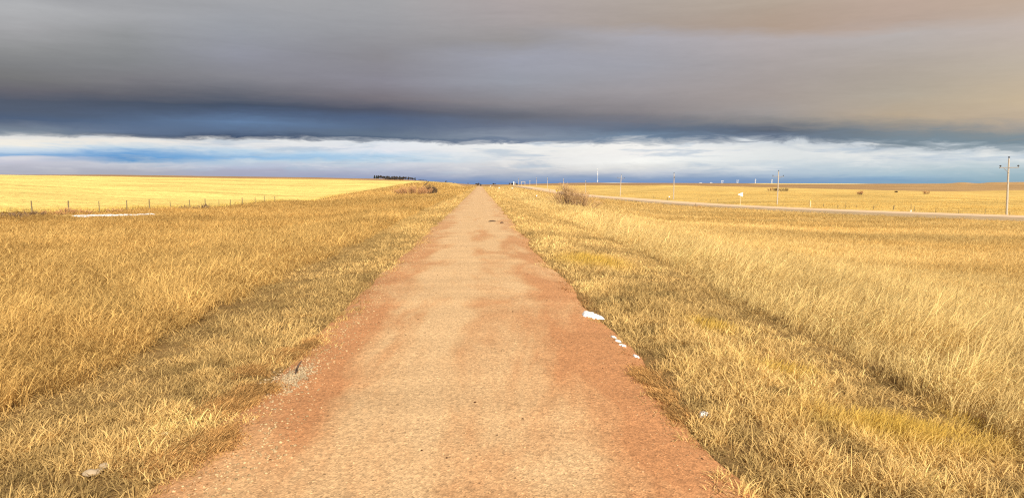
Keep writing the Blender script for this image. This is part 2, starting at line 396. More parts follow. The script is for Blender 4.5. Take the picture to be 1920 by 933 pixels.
def highway_material():
    m, nt = new_mat('pink_asphalt')
    L = nt.links.new
    o = N(nt, 'ShaderNodeOutputMaterial'); b = N(nt, 'ShaderNodeBsdfPrincipled'); b.inputs['Roughness'].default_value = .85
    a = N(nt, 'ShaderNodeAttribute', attribute_name='across')
    r = ramp(nt, [(0, (.36, .25, .13)), (.1, (.34, .24, .15)), (.12, (.22, .17, .125)), (.145, (.22, .17, .125)), (.17, (.56, .385, .225)), (.5, (.59, .40, .235)), (.8, (.60, .41, .235)), (.86, (.60, .43, .235)), (1, (.56, .40, .2))])  # dark band on the near side is edge shade put into the colour
    L(a.outputs['Fac'], r.inputs['Fac'])
    g = N(nt, 'ShaderNodeNewGeometry'); n1 = N(nt, 'ShaderNodeTexNoise'); n1.inputs['Scale'].default_value = .4; n1.inputs['Detail'].default_value = 8
    L(g.outputs['Position'], n1.inputs['Vector'])
    mr = N(nt, 'ShaderNodeMapRange'); mr.inputs['To Min'].default_value = .85; mr.inputs['To Max'].default_value = 1.15; L(n1.outputs['Fac'], mr.inputs['Value'])
    vs = N(nt, 'ShaderNodeVectorMath', operation='SCALE'); L(r.outputs[0], vs.inputs[0]); L(mr.outputs[0], vs.inputs['Scale'])
    L(vs.outputs[0], b.inputs['Base Color']); L(b.outputs[0], o.inputs[0])
    return m


M_HWY = highway_material()

# ------------------------------------------------------------------ object helpers


def tag(o, label=None, cat=None, group=None, kind=None):
    if label: o['label'] = label
    if cat: o['category'] = cat
    if group: o['group'] = group
    if kind: o['kind'] = kind
    return o


def np_mesh(name, verts, loops, starts, mat, parent=None, tone=None, smooth_=False, attr='tone'):
    me = bpy.data.meshes.new(name)
    me.vertices.add(len(verts)); me.vertices.foreach_set('co', np.asarray(verts, np.float32).ravel())
    me.loops.add(len(loops)); me.loops.foreach_set('vertex_index', np.asarray(loops, np.int32))
    me.polygons.add(len(starts)); me.polygons.foreach_set('loop_start', np.asarray(starts, np.int32))
    if smooth_:
        me.polygons.foreach_set('use_smooth', np.ones(len(starts), bool))
    me.update(calc_edges=True)
    if tone is not None:
        if tone.ndim == 2:
            c = np.ones((len(verts), 4), np.float32); c[:, :3] = tone
            at = me.attributes.new(attr, 'FLOAT_COLOR', 'POINT'); at.data.foreach_set('color', c.ravel())
        else:
            at = me.attributes.new(attr, 'FLOAT', 'POINT'); at.data.foreach_set('value', tone.astype(np.float32))
    me.materials.append(mat)
    ob = bpy.data.objects.new(name, me); COL.objects.link(ob)
    if parent: ob.parent = parent
    return ob


class MB:
    def __init__(s):
        s.v = []; s.f = []

    def tube(s, pts, radii, sides=6, cap=True):
        pts = [np.asarray(p, float) for p in pts]
        b0 = len(s.v); n = len(pts)
        for i, p in enumerate(pts):
            t = pts[min(i + 1, n - 1)] - pts[max(i - 1, 0)]
            t = t / (np.linalg.norm(t) + 1e-9)
            a = np.array([0, 0, 1.]) if abs(t[2]) < .9 else np.array([1., 0, 0])
            u = np.cross(t, a); u /= np.linalg.norm(u); w = np.cross(t, u)
            for k in range(sides):
                an = 2 * PI * k / sides
                s.v.append(tuple(p + radii[i] * (math.cos(an) * u + math.sin(an) * w)))
        for i in range(n - 1):
            for k in range(sides):
                a = b0 + i * sides + k; b = b0 + i * sides + (k + 1) % sides
                s.f.append((a, b, b + sides, a + sides))
        if cap:
            s.f.append(tuple(b0 + k for k in range(sides))[::-1])
            s.f.append(tuple(b0 + (n - 1) * sides + k for k in range(sides)))
        return s

    def box(s, c, d, rot=None):
        b0 = len(s.v)
        for dx in (-1, 1):
            for dy in (-1, 1):
                for dz in (-1, 1):
                    p = np.array([dx * d[0] / 2, dy * d[1] / 2, dz * d[2] / 2])
                    if rot is not None: p = rot @ p
                    s.v.append(tuple(np.asarray(c) + p))
        for q in ((0, 1, 3, 2), (4, 6, 7, 5), (0, 4, 5, 1), (2, 3, 7, 6), (0, 2, 6, 4), (1, 5, 7, 3)):
            s.f.append(tuple(b0 + k for k in q))
        return s

    def prism(s, poly, y0, y1):
        """polygon in x,z extruded along y"""
        b0 = len(s.v); n = len(poly)
        for y in (y0, y1):
            for (x, z) in poly: s.v.append((x, y, z))
        s.f.append(tuple(b0 + k for k in range(n))); s.f.append(tuple(b0 + n + k for k in range(n))[::-1])
        for k in range(n):
            k2 = (k + 1) % n
            s.f.append((b0 + k, b0 + n + k, b0 + n + k2, b0 + k2))
        return s

    def build(s, name, mat, parent=None, smooth_=False):
        me = bpy.data.meshes.new(name); me.from_pydata(s.v, [], s.f); me.update()
        me.materials.append(mat)
        if smooth_:
            me.polygons.foreach_set('use_smooth', np.ones(len(s.f), bool))
        ob = bpy.data.objects.new(name, me); COL.objects.link(ob)
        if parent: ob.parent = parent
        return ob


def empty(name, loc, rz=0.0):
    e = bpy.data.objects.new(name, None); COL.objects.link(e)
    e.location = loc; e.rotation_euler = (0, 0, rz); e.empty_display_size = .2
    return e


def copy_tree(o, parent=None):
    c = o.copy(); COL.objects.link(c)
    if parent: c.parent = parent
    for ch in list(o.children):
        copy_tree(ch, c)
    return c


# ------------------------------------------------------------------ ground sheet
def ground_tone(X, Y):
    r = np.hypot(X, Y); az = np.arctan2(X, Y)
    n = fbm(X / 30, Y / 30, 21, 4)[:, None]; n2 = fbm(X / 4, Y / 4, 22, 3)[:, None]
    left = np.array([.47, .305, .105]); right = np.array([.47, .305, .105])
    c = np.where((X < 0)[:, None], left, right) * (.9 + .2 * n) * (.92 + .16 * n2)
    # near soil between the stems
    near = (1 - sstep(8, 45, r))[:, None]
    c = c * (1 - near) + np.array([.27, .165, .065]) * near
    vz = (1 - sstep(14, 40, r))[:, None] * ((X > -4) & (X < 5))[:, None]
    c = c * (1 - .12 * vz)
    # golden pasture beyond the highway, with uneven paler and darker stripes
    d, _ = hw_dist(X, Y)
    Yd = Y
    beyond = ((X > 25) & (Y > 60) & (X > np.interp(Y, HWP[:, 1], HWP[:, 0]) + 4))
    st = fbm(X / 60, Y / 11, 31, 4)[:, None]
    gold = np.array([.53, .355, .115]) * (.72 + .56 * st)
    c = np.where(beyond[:, None], gold, c)
    # far brown range: starts past the golden rise
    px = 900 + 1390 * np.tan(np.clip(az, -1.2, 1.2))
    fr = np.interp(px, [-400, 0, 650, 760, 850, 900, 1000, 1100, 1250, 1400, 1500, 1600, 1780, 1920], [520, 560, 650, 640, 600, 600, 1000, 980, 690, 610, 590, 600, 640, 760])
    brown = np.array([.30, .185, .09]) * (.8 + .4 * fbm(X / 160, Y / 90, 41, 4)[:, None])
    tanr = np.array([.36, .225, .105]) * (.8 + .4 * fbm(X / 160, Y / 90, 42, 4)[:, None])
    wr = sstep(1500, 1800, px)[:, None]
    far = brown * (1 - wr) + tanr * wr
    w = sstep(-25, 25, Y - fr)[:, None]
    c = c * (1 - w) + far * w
    # pale harvested strips on the far crests
    def strip(px0, px1, y0, y1, col):
        nonlocal c
        m = (sstep(px0, px0 + 40, px) * (1 - sstep(px1 - 60, px1, px)) * sstep(y0, y0 + 60, Y) * (1 - sstep(y1, y1 + 100, Y)))[:, None]
        c = c * (1 - m) + np.array(col) * m
    strip(1120, 1200, 1700, 2400, (.80, .72, .55))
    strip(1400, 1660, 1580, 2600, (.72, .52, .17))
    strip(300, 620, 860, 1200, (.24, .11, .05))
    return np.clip(c, 0.01, .9)


def polar_sheet(name, mat, a0, a1, na, r0, r1, nr, zfun, tonefun, keep=None, dz=0.0):
    A = np.linspace(a0, a1, na); R = np.exp(np.linspace(math.log(r0), math.log(r1), nr))
    AA, RR = np.meshgrid(A, R, indexing='ij')
    X = (RR * np.sin(AA)).ravel(); Y = (RR * np.cos(AA)).ravel()
    Z = zfun(X, Y) + dz
    i, j = np.meshgrid(np.arange(na - 1), np.arange(nr - 1), indexing='ij')
    q = (i * nr + j).ravel()
    F = np.column_stack([q, q + 1, q + nr + 1, q + nr])
    if keep is not None:
        k = keep(X, Y)
        F = F[k[F].sum(1) >= 2]
        used = np.unique(F); mp = np.full(len(X), -1); mp[used] = np.arange(len(used))
        F = mp[F]; X, Y, Z = X[used], Y[used], Z[used]
    return np_mesh(name, np.column_stack([X, Y, Z]), F.ravel(), np.arange(len(F)) * 4, mat, None, tonefun(X, Y), True)


fa0, fa1 = math.radians(-44), math.radians(48)
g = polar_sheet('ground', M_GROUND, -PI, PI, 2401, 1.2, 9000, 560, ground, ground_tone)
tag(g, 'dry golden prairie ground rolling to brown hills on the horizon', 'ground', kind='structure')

A = np.linspace(-PI, PI, 65)[:-1]






def in_crop(X, Y):
    e = crop_edge(Y)
    crest = np.interp(900 + 1390 * X / np.maximum(Y, 1), [-300, 0, 400, 700, 760, 820, 900], [440, 450, 520, 560, 590, 600, 560])
    return (X < e) & (Y > 15) & (Y < crest) & (X > -640)


def crop_tone(X, Y):
    n = fbm(X / 40, Y / 14, 51, 4)[:, None]; n2 = fbm(X / 2.2, Y / 2.2, 52, 3)[:, None]
    c = np.array([.68, .505, .165]) * (.80 + .36 * n) * (.86 + .28 * n2)
    px = 900 + 1390 * X / np.maximum(Y, 1)
    for ya, yb, wd, k in ((262, 300, 6, .72), (132, 172, 3.2, .74), (340, 380, 8, .85), (190, 215, 4, .9), (96, 124, 2, .88)):
        yc = np.interp(px, [0, 600], [ya, yb]) + (vnoise(X / 30, Y * 0, 5) - .5) * 8
        m = np.exp(-((Y - yc) / wd) ** 2)[:, None]
        c = c * (1 - m * (1 - k))
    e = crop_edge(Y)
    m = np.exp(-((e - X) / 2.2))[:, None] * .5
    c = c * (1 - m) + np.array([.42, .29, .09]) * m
    return c


def crop_z(X, Y):
    return ground(X, Y) + .10 + .22 * sstep(0, 1.5, crop_edge(Y) - X) + (vnoise(X / .8, Y / .8, 3) - .5) * .12


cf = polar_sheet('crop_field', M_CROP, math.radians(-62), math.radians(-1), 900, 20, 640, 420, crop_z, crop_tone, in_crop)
tag(cf, 'bright yellow field of cut stubble rising on the left behind the wire fence', 'field', kind='structure')

# ------------------------------------------------------------------ trail


def edge_l(Y):
    """where the grass begins on the left; ragged"""
    return TRC - 1.40 - .55 * (fbm(Y / 1.6, Y * 0, 61, 3) - .38) - .22 * (vnoise(Y / .33, Y * 0, 65) - .5)


def edge_r(Y):
    return TRC + 1.53 + .26 * (vnoise(Y / 2.6, Y * 0, 62) - .5) + .22 * (fbm(Y / .9, Y * 0, 69, 3) - .5) + .12 * (vnoise(Y / .25, Y * 0, 66) - .5)


def sheet_l(Y):
    return TRC - 1.72 + .22 * (fbm(Y / 1.6, Y * 0, 67, 3) - .5)


def sheet_r(Y):
    return TRC + 1.64 + .26 * (vnoise(Y / 2.6, Y * 0, 62) - .5) + .10 * (fbm(Y / .9, Y * 0, 68, 3) - .5)


def trail_surf(X, Y):
    tt = np.clip((X - sheet_l(Y)) / (sheet_r(Y) - sheet_l(Y)), 0, 1)
    e = np.minimum(tt, 1 - tt)
    z = trail_z(Y) + .012 - .035 * (1 - sstep(0, .05, e)) + .02 * (1 - (2 * tt - 1) ** 2) + (fbm(X / .9, Y / 1.6, 63, 3) - .5) * .022
    return np.maximum(z, ground(X, Y))


Yt = np.concatenate([np.arange(-6, 2, .5), np.exp(np.linspace(math.log(2.0), math.log(640), 520))])
tv = np.linspace(0, 1, 25)
YY, TT = np.meshgrid(Yt, tv, indexing='ij')
xl = sheet_l(YY); xr_ = sheet_r(YY)
XX = xl + (xr_ - xl) * TT
e = np.minimum(TT, 1 - TT)
ZZ = trail_z(YY) + .012 - .035 * (1 - sstep(0, .05, e)) + .02 * (1 - (2 * TT - 1) ** 2) + (fbm(XX / .9, YY / 1.6, 63, 3) - .5) * .022
nr, nc = XX.shape
i, j = np.meshgrid(np.arange(nr - 1), np.arange(nc - 1), indexing='ij'); q = (i * nc + j).ravel()
Fq = np.column_stack([q, q + 1, q + nc + 1, q + nc])
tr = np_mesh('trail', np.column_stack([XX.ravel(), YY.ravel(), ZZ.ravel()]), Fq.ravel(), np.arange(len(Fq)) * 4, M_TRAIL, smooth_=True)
tag(tr, 'straight reddish gravel trail running to the horizon between dry grass', 'trail', kind='structure')

# ------------------------------------------------------------------ highway
P = HWP
T = np.gradient(P[:, :2], axis=0); T /= np.linalg.norm(T, axis=1)[:, None]
Nn = np.column_stack([T[:, 1], -T[:, 0]])            # to the right of travel (away from the trail)
acr = np.array([-HW_HALF - .9, -HW_HALF, -4.2, -3.8, 0, 3.8, 4.2, HW_HALF, HW_HALF + .9])
hz_ = np.array([-.5, -.07, .0, .02, .08, .02, 0, -.07, -.5])
V = np.concatenate([[np.array([P[i, 0] + Nn[i, 0] * a, P[i, 1] + Nn[i, 1] * a, P[i, 2] + dz]) for a, dz in zip(acr, hz_)] for i in range(len(P))])
nc = len(acr)
i, j = np.meshgrid(np.arange(len(P) - 1), np.arange(nc - 1), indexing='ij'); q = (i * nc + j).ravel()
Fq = np.column_stack([q, q + 1, q + nc + 1, q + nc])
hw = np_mesh('highway', V, Fq.ravel(), np.arange(len(Fq)) * 4, M_HWY, None, np.tile(np.linspace(0, 1, nc) * 0 + (acr + HW_HALF) / (2 * HW_HALF), len(P)), True, attr='across')
tag(hw, 'pale pinkish two-lane highway curving past on the right', 'road', kind='structure')

# ------------------------------------------------------------------ snow
SNOW = []     # (x, y, rx, ry) areas where no grass grows through


def snow_patch(cx, cy, rx, ry, rot, h, label, seed, ground_on=True, group='small snow and ice scraps at the right trail edge', lobes=.35, nA=40):
    r_ = np.random.default_rng(seed)
    ph = r_.uniform(0, 6.28, 5)
    V = [(0, 0, h)]; F = []
    nR = 5
    ca, sa = math.cos(rot), math.sin(rot)
    pts = [(0.0, 0.0, h)]
    for k in range(1, nR + 1):
        for a in range(nA):
            an = 2 * PI * a / nA
            rr = k / nR * (1 + lobes * (.5 * math.sin(2 * an + ph[0]) + .4 * math.sin(3 * an + ph[1]) + .35 * math.sin(5 * an + ph[2]) + .22 * math.sin(9 * an + ph[3])))
            x, y = rr * rx * math.cos(an), rr * ry * math.sin(an)
            z = h * (1 - (k / nR) ** 3) + r_.uniform(-1, 1) * h * .18 * (k < nR) - (.02 if k == nR else 0)
            pts.append((x * ca - y * sa, x * sa + y * ca, z))
    pts = np.array(pts)
    gz = trail_surf(cx + pts[:, 0], cy + pts[:, 1]) + .008
    z0 = float(gz[0])
    V = np.column_stack([pts[:, 0], pts[:, 1], pts[:, 2] + gz - z0])
    for a in range(nA):
        F.append((0, 1 + a, 1 + (a + 1) % nA))
    for k in range(nR - 1):
        b0 = 1 + k * nA
        for a in range(nA):
            a2 = (a + 1) % nA
            F.append((b0 + a, b0 + nA + a, b0 + nA + a2, b0 + a2))
    me = bpy.data.meshes.new('snow_patch'); me.from_pydata([tuple(v) for v in V], [], F); me.update()
    me.polygons.foreach_set('use_smooth', np.ones(len(F), bool)); me.materials.append(M_SNOW)
    ob = bpy.data.objects.new('snow_patch', me); COL.objects.link(ob); ob.location = (cx, cy, z0)
    tag(ob, label, 'snow', group)
    SNOW.append((cx, cy, rx * 1.05, ry * 1.05, rot))
    return ob


def gpt(px, py):
    """ground point under a photo pixel"""
    d = ray(px, py)
    t = np.exp(np.linspace(math.log(2), math.log(900), 3000))
    X, Y, Z = d[0] * t, d[1] * t, EYE + d[2] * t
    below = Z < ground(X, Y, True)
    k = int(np.argmax(below)) if below.any() else len(t) - 1
    return X[k], Y[k]


x, y = gpt(1109, 594)
snow_patch(x, y, .105, .28, .12, .03, 'largest white snow patch at the right edge of the trail', 11, lobes=.55)
for k, (px, py, s, lb) in enumerate(((1150, 638, .028, 'small snow scrap nearest the large patch on the right trail edge'),
                                     (1158, 645, .034, 'second small snow scrap below the large patch on the right trail edge'),
                                     (1168, 653, .03, 'third small snow scrap below the large patch on the right trail edge'),
                                     (1192, 671, .03, 'small bright snow scrap where the right grass meets the trail, above the reddish roots'),
                                     (1319, 780, .03, 'small white snow scrap lying in the grass on the right, nearest the camera'))):
    x, y = gpt(px, py)
    snow_patch(x, y, s, s * 1.1, .3, .012 if k != 4 else .02, lb, 20 + k, nA=20, lobes=.7)
# long drift beside the left fence, thin and irregular


def snow_strip(pxs, hw, h, label, seed):
    r_ = np.random.default_rng(seed)
    P0 = np.array([gpt(px, py) for px, py in pxs])
    S = catmull(P0, 10)
    T_ = np.gradient(S, axis=0); T_ /= np.linalg.norm(T_, axis=1)[:, None]
    Nr = np.column_stack([-T_[:, 1], T_[:, 0]])
    m = len(S); V = []; F = []
    end = np.minimum(np.arange(m), np.arange(m)[::-1]) / 6.0
    wd = hw * np.clip(end, .12, 1) * (.12 + 2.0 * np.clip(fbm(np.arange(m) / 5.0, np.zeros(m), seed, 3) - .22, 0, 1) + .35 * vnoise(np.arange(m) / 1.6, np.zeros(m), seed + 5))
    for k in range(m):
        for q, zz in ((-1, -.03), (-.7, .55), (-.25, .9), (.25, 1.0), (.7, .6), (1, -.03)):
            x, y = S[k] + Nr[k] * wd[k] * q * r_.uniform(.85, 1.15)
            V.append((x, y, g1(x, y) + .01 + h * zz * r_.uniform(.75, 1.2) * min(1, end[k] + .2)))
    for k in range(m - 1):
        for q in range(5):
            a = k * 6 + q
            F.append((a, a + 6, a + 7, a + 1))
    V = np.array(V); o0 = V[len(V) // 2].copy(); V = V - o0
    me = bpy.data.meshes.new('snow_drift'); me.from_pydata([tuple(v) for v in V], [], F); me.update()
    me.polygons.foreach_set('use_smooth', np.ones(len(F), bool)); me.materials.append(M_SNOW)
    ob = bpy.data.objects.new('snow_drift', me); COL.objects.link(ob); ob.location = tuple(o0)
    tag(ob, label, 'snow')
    for k in range(0, m, 3):
        SNOW.append((S[k, 0], S[k, 1], 1.0, max(wd[k], .3), math.atan2(T_[k, 1], T_[k, 0])))


snow_strip([(136, 405), (152, 406), (170, 404.8), (195, 404.6), (225, 403.8), (255, 403.4), (275, 402.6), (292, 402)], .50, .085, 'long thin white snow drift lying below the left wire fence', 33)


def in_snow(X, Y):
    m = np.zeros(X.shape, bool)
    for (cx, cy, rx, ry, rot) in SNOW:
        ca, sa = math.cos(rot), math.sin(rot)
        dx, dy = X - cx, Y - cy
        u, v = dx * ca + dy * sa, -dx * sa + dy * ca
        m |= (u / rx) ** 2 + (v / ry) ** 2 < 1.0
        # keep the camera's side of the patch open too
        if cy > 40:
            m |= ((u / rx) ** 2 < 1) & (v < 0.8) & (v > -2.4)
    return m


# ------------------------------------------------------------------ blades
def blades(name, X, Y, h, w, bend, ldir, tone, label, cat, prof, mat=None, zoff=-.02, clump_z=None):
    """ribbon blades. prof: list of (t along, width factor); last is the tip"""
    n = len(X)
    Z = ground(X, Y)
    nr_ = (np.abs(X) < 2.6) & (Y < 60)
    Z[nr_] = trail_surf(X[nr_], Y[nr_])
    Z = Z + zoff
    yaw = rng.uniform(0, 2 * PI, n)
    wx, wy = np.cos(yaw), np.sin(yaw)
    nl = len(prof)
    nv = 2 * (nl - 1) + 1
    V = np.empty((n, nv, 3), np.float32)
    for k, (t, wf) in enumerate(prof):
        off = h * bend * t ** 2.0
        cx = X + ldir[:, 0] * off; cy = Y + ldir[:, 1] * off
        cz = Z + h * t * np.sqrt(np.clip(1 - (bend * t) ** 2 * .75, .08, 1)) - h * np.clip(bend - .75, 0, 1) * .8 * t ** 3
        if k < nl - 1:
            for s_, q in ((-.5, 0), (.5, 1)):
                V[:, 2 * k + q, 0] = cx + wx * w * wf * s_
                V[:, 2 * k + q, 1] = cy + wy * w * wf * s_
                V[:, 2 * k + q, 2] = cz
        else:
            V[:, 2 * k, 0] = cx; V[:, 2 * k, 1] = cy; V[:, 2 * k, 2] = cz
    base = (np.arange(n) * nv)[:, None]
    lp = []; st = []
    pat = []; ps = []
    for k in range(nl - 2):
        ps.append(len(pat)); pat += [2 * k, 2 * k + 1, 2 * k + 3, 2 * k + 2]
    ps.append(len(pat)); k = nl - 2; pat += [2 * k, 2 * k + 1, 2 * k + 2]
    loops = (base + np.array(pat)[None, :]).ravel()
    starts = ((np.arange(n) * len(pat))[:, None] + np.array(ps)[None, :]).ravel()
    tn = np.repeat(tone.astype(np.float32), nv, axis=0)
    ob = np_mesh(name, V.reshape(-1, 3), loops, starts, mat or M_GRASS, None, tn)
    tag(ob, label, cat, kind='stuff')
    return ob


# scatter: distance bands, tufts per square metre and blades per tuft thin out with distance while blades widen
BANDS = [  # y0, y1, tufts/m2, blades per tuft, width, tuft radius
    (1.6, 5.5, 150, 11, .0054, .04), (5.5, 8.5, 115, 10, .0060, .05), (8.5, 13, 75, 9, .0080, .07), (13, 20, 44, 8, .0105, .10),
    (20, 32, 22, 9, .0125, .16), (32, 52, 10.5, 9, .018, .27), (52, 85, 5.2, 9, .026, .42), (85, 140, 2.2, 9, .042, .7), (140, 230, .75, 9, .07, 1.2), (230, 400, .2, 9, .12, 2.0)]


def scatter(keep, dens_fac=1.0):
    TX, TY, BW, BR, BN = [], [], [], [], []
    for (y0, y1, d, nb, w, tr_) in BANDS:
        xl_, xr2 = -(0.70 * y1 + 2.5), .83 * y1 + 2.5
        n = int((xr2 - xl_) * (y1 - y0) * d * dens_fac)
        X = rng.uniform(xl_, xr2, n); Y = rng.uniform(y0, y1, n)
        m = (X > -(0.70 * Y + 2.5)) & (X < .83 * Y + 2.5)
        X, Y = X[m], Y[m]
        m = keep(X, Y)
        X, Y = X[m], Y[m]
        TX.append(X); TY.append(Y); BW.append(np.full(len(X), w)); BR.append(np.full(len(X), tr_)); BN.append(np.full(len(X), nb))
    return [np.concatenate(a) for a in (TX, TY, BW, BR, BN)]


def expand(T):
    TX, TY, BW, BR, BN = T
    idx = np.repeat(np.arange(len(TX)), BN)
    n = len(idx)
    a = rng.uniform(0, 2 * PI, n); r = np.sqrt(rng.uniform(0, 1, n)) * BR[idx]
    return idx, TX[idx] + r * np.cos(a), TY[idx] + r * np.sin(a), BW[idx] * rng.uniform(.6, 1.35, n), np.stack([np.cos(a), np.sin(a)], 1)


def with_leaves(X, Y, h, W, bend, dr, tone, frac, lo=.07, hi=.17):
    """short curling leaves part of the way up the stems"""
    n = len(X)
    k = np.nonzero(rng.uniform(0, 1, n) < frac)[0]
    z0 = np.concatenate([np.zeros(n), h[k] * rng.uniform(.25, .85, len(k))]) - .02
    ang = rng.uniform(0, 2 * PI, len(k))
    d2 = dr[k] * .5 + np.stack([np.cos(ang), np.sin(ang)], 1)
    d2 /= np.linalg.norm(d2, axis=1)[:, None] + 1e-6
    t0 = h[k] * .45 * bend[k] ** 2
    return (np.concatenate([X, X[k] + dr[k, 0] * t0 * .5]), np.concatenate([Y, Y[k] + dr[k, 1] * t0 * .5]),
            np.concatenate([h, rng.uniform(lo, hi, len(k)) * (1 + .02 * Y[k])]), np.concatenate([W, W[k] * 1.15]),
            np.concatenate([bend, rng.uniform(.7, 1.3, len(k))]), np.concatenate([dr, d2]),
            np.concatenate([tone, tone[k] * rng.uniform(.8, 1.25, (len(k), 1))]), z0)


def verge_l(Y):   # where the mown verge ends and the tall grass starts
    return -3.62 - .012 * np.clip(Y, 0, 60) + (fbm(Y / 2.5, Y * 0, 71, 3) - .5) * .5


def verge_r(Y):
    return 4.0 + .035 * np.clip(Y - 5, 0, 28) + (fbm(Y / 2.5, Y * 0, 72, 3) - .5) * .6


def tone_var(n, base, lo=.75, hi=1.3, hue=.08):
    k = rng.uniform(lo, hi, n)[:, None]
    c = np.asarray(base) * k
    c = c * (1 + rng.normal(0, hue, (n, 1)) * np.array([[0.2, -.15, -1.0]]))
    return np.clip(c, .01, .85)


def lean(n, dx, dy, spread):
    v = np.column_stack([dx + rng.normal(0, spread, n), dy + rng.normal(0, spread, n)])
    return v / (np.linalg.norm(v, axis=1)[:, None] + 1e-6)


def off_road(X, Y):
    d, _ = hw_dist(X, Y)
    return (d > HW_HALF + .8) & ~in_snow(X, Y)


# --- mown verges
def k_verge(X, Y):
    q = rng.uniform(0, 1, X.shape)
    l = (q < sstep(-.14, .30, edge_l(Y) - X)) & (X > verge_l(Y) - .1)
    r_ = (q < sstep(-.10, .12, X - edge_r(Y))) & (X < verge_r(Y) + .1)
    return (l | r_) & off_road(X, Y) & (Y < 260)


T = scatter(k_verge, 1.9)
idx, X, Y, W, rd = expand(T)
n = len(X)
u = fbm(T[0] / .8, T[1] / .8, 81, 3)[idx]; u2 = fbm(T[0] / .28, T[1] / .28, 82, 2)[idx]
dl = np.where(X < TRC, edge_l(Y) - X, X - edge_r(Y))              # metres in from the trail
vw = np.where(X < TRC, edge_l(Y) - verge_l(Y), verge_r(Y) - edge_r(Y))
h = (.07 + .12 * u + .05 * u2) * (.55 + .45 * sstep(0, .5, dl)) * rng.uniform(.55, 1.3, n)
h = np.where(X < TRC, h * .88, h * 1.12)
# the swath beside the tall grass is flattened
sw = sstep(.62, .9, dl / np.maximum(vw, .1)); h *= 1 - .15 * sw
bend = np.clip(rng.normal(.85, .28, n) + .2 * sw, .15, 1.35)
tl = np.array([.60, .405, .158]); tR = np.array([.66, .452, .178])
tone = np.where((X < TRC)[:, None], tl, tR)
tone = tone * (.76 + .48 * u2[:, None]) * rng.uniform(.66, 1.34, n)[:, None]
pn = fbm(T[0] / 1.6, T[1] / 2.6, 84, 3)[idx]
tone = tone * (1 - np.where(X < TRC, .16, .08) * sw)[:, None] * (.82 + .36 * sstep(.3, .7, pn))[:, None]
dkp = sstep(.55, .72, fbm(T[0] / .35, T[1] / .35, 85, 2))[idx]
tone = tone * (1 - .38 * dkp[:, None]); h *= 1 - .25 * dkp
# yellower fine grass patches
ypx = [(1700, 815, .75, .5), (1110, 492, .8, 1.6), (1470, 700, .35, .3), (1880, 800, .5, .4), (1330, 615, .3, .5)]
ym = np.zeros(n)
for (px, py, rx, ry) in ypx:
    cx, cy = gpt(px, py)
    ym = np.maximum(ym, np.exp(-(((X - cx) / rx) ** 2 + ((Y - cy) / ry) ** 2) ** 1.5))
ym = ym * sstep(.3, .55, u2 + .25)
tone = tone * (1 - ym[:, None]) + np.array([.60, .40, .085]) * rng.uniform(.8, 1.2, n)[:, None] * ym[:, None]
h = h * (1 + .15 * ym); W = W * (1 - .3 * ym); bend = bend * (1 - .3 * ym)
# darker, redder dead stems right at the trail edge
rdm = sstep(.40, .52, fbm(T[0] / .6, T[1] / 1.1, 83, 3))[idx] * (1 - sstep(.05, .30, dl))
tone = tone * (1 - rdm[:, None]) + np.array([.34, .16, .06]) * rng.uniform(.6, 1.3, n)[:, None] * rdm[:, None]
h *= 1 - .4 * rdm
dr = rd * .9 + np.column_stack([np.full(n, .25), np.full(n, .1)]) + rng.normal(0, .45, (n, 2)) + np.where(ym > .4, 1, 0)[:, None] * np.array([.9, .2])
dr /= np.linalg.norm(dr, axis=1)[:, None] + 1e-6
blades('mown_grass', X, Y, h * .76, W * 1.05, bend, dr, np.clip(tone, .01, .85),
       'short matted straw-coloured grass on both verges of the trail', 'grass', [(0, .8), (.35, 1), (.7, .85), (.9, .5), (1, 0)])
print('mown', n)


# --- tall grass left
def k_tall_l(X, Y):
    return (X < verge_l(Y)) & (X > -34.2) & off_road(X, Y)


T = scatter(k_tall_l)
idx, X, Y, W, rd = expand(T)
n = len(X)
u = fbm(T[0] / 3, T[1] / 4, 91, 4)[idx]; u2 = fbm(T[0] / .7, T[1] / .7, 92, 2)[idx]
de = verge_l(Y) - X
far = sstep(60, 200, Y)
h = (.27 + .18 * u + .16 * u2) * rng.uniform(.55, 1.2, n) * (.5 + .5 * sstep(-.3, 1.5, de + 1.2 * (u2 - .5))) * (1 - .35 * far)
bend = np.clip(rng.normal(.62, .24, n), .1, 1.15)
c1 = np.array([.55, .358, .125]); c2 = np.array([.45, .278, .092])
k = sstep(.35, .65, fbm(X / 9, Y / 16, 93, 3))[:, None] * .6 * (1 - .8 * sstep(60, 130, Y)[:, None]) + .4 * (sstep(10, 45, -X) * (1 - sstep(70, 150, Y)))[:, None]
vv = (1 - .6 * sstep(15, 70, Y))[:, None]
st2 = fbm(X / 30, Y / 9, 95, 4)
tone = (c1 * (1 - k) + c2 * k) * (1 + ((st2 - .5) * .8 * sstep(12, 45, Y))[:, None]) * (1 + (.56 * u2[:, None] - .28) * vv) * (1 + rng.uniform(-.28, .28, n)[:, None] * vv)
lt = sstep(.55, .75, fbm(X / 5, Y / 12, 94, 3))[:, None] * (1 - sstep(25, 60, Y))[:, None]
tone = tone * (1 + .12 * lt)
wa = (fbm(T[0] / 1.8, T[1] / 1.8, 120, 3)[idx] - .5) * 5.0
dr = rd * .4 + .75 * np.stack([np.cos(wa), np.sin(wa)], 1) + rng.normal(0, .55, (n, 2))
h = h * np.where(rng.uniform(0, 1, n) < .12, 1.35, 1.0); h = h * (1 - .62 * sstep(22, 29, -X)); fl = sstep(.62, .75, fbm(T[0] / 1.2, T[1] / 1.6, 121, 3))[idx]; h = h * (1 - .3 * fl); bend = np.clip(bend + .35 * fl, .1, 1.3)
dr /= np.linalg.norm(dr, axis=1)[:, None] + 1e-6
X, Y, h, W, bend, dr, tone, z0 = with_leaves(X, Y, h, W * .9, bend, dr, tone, .75)
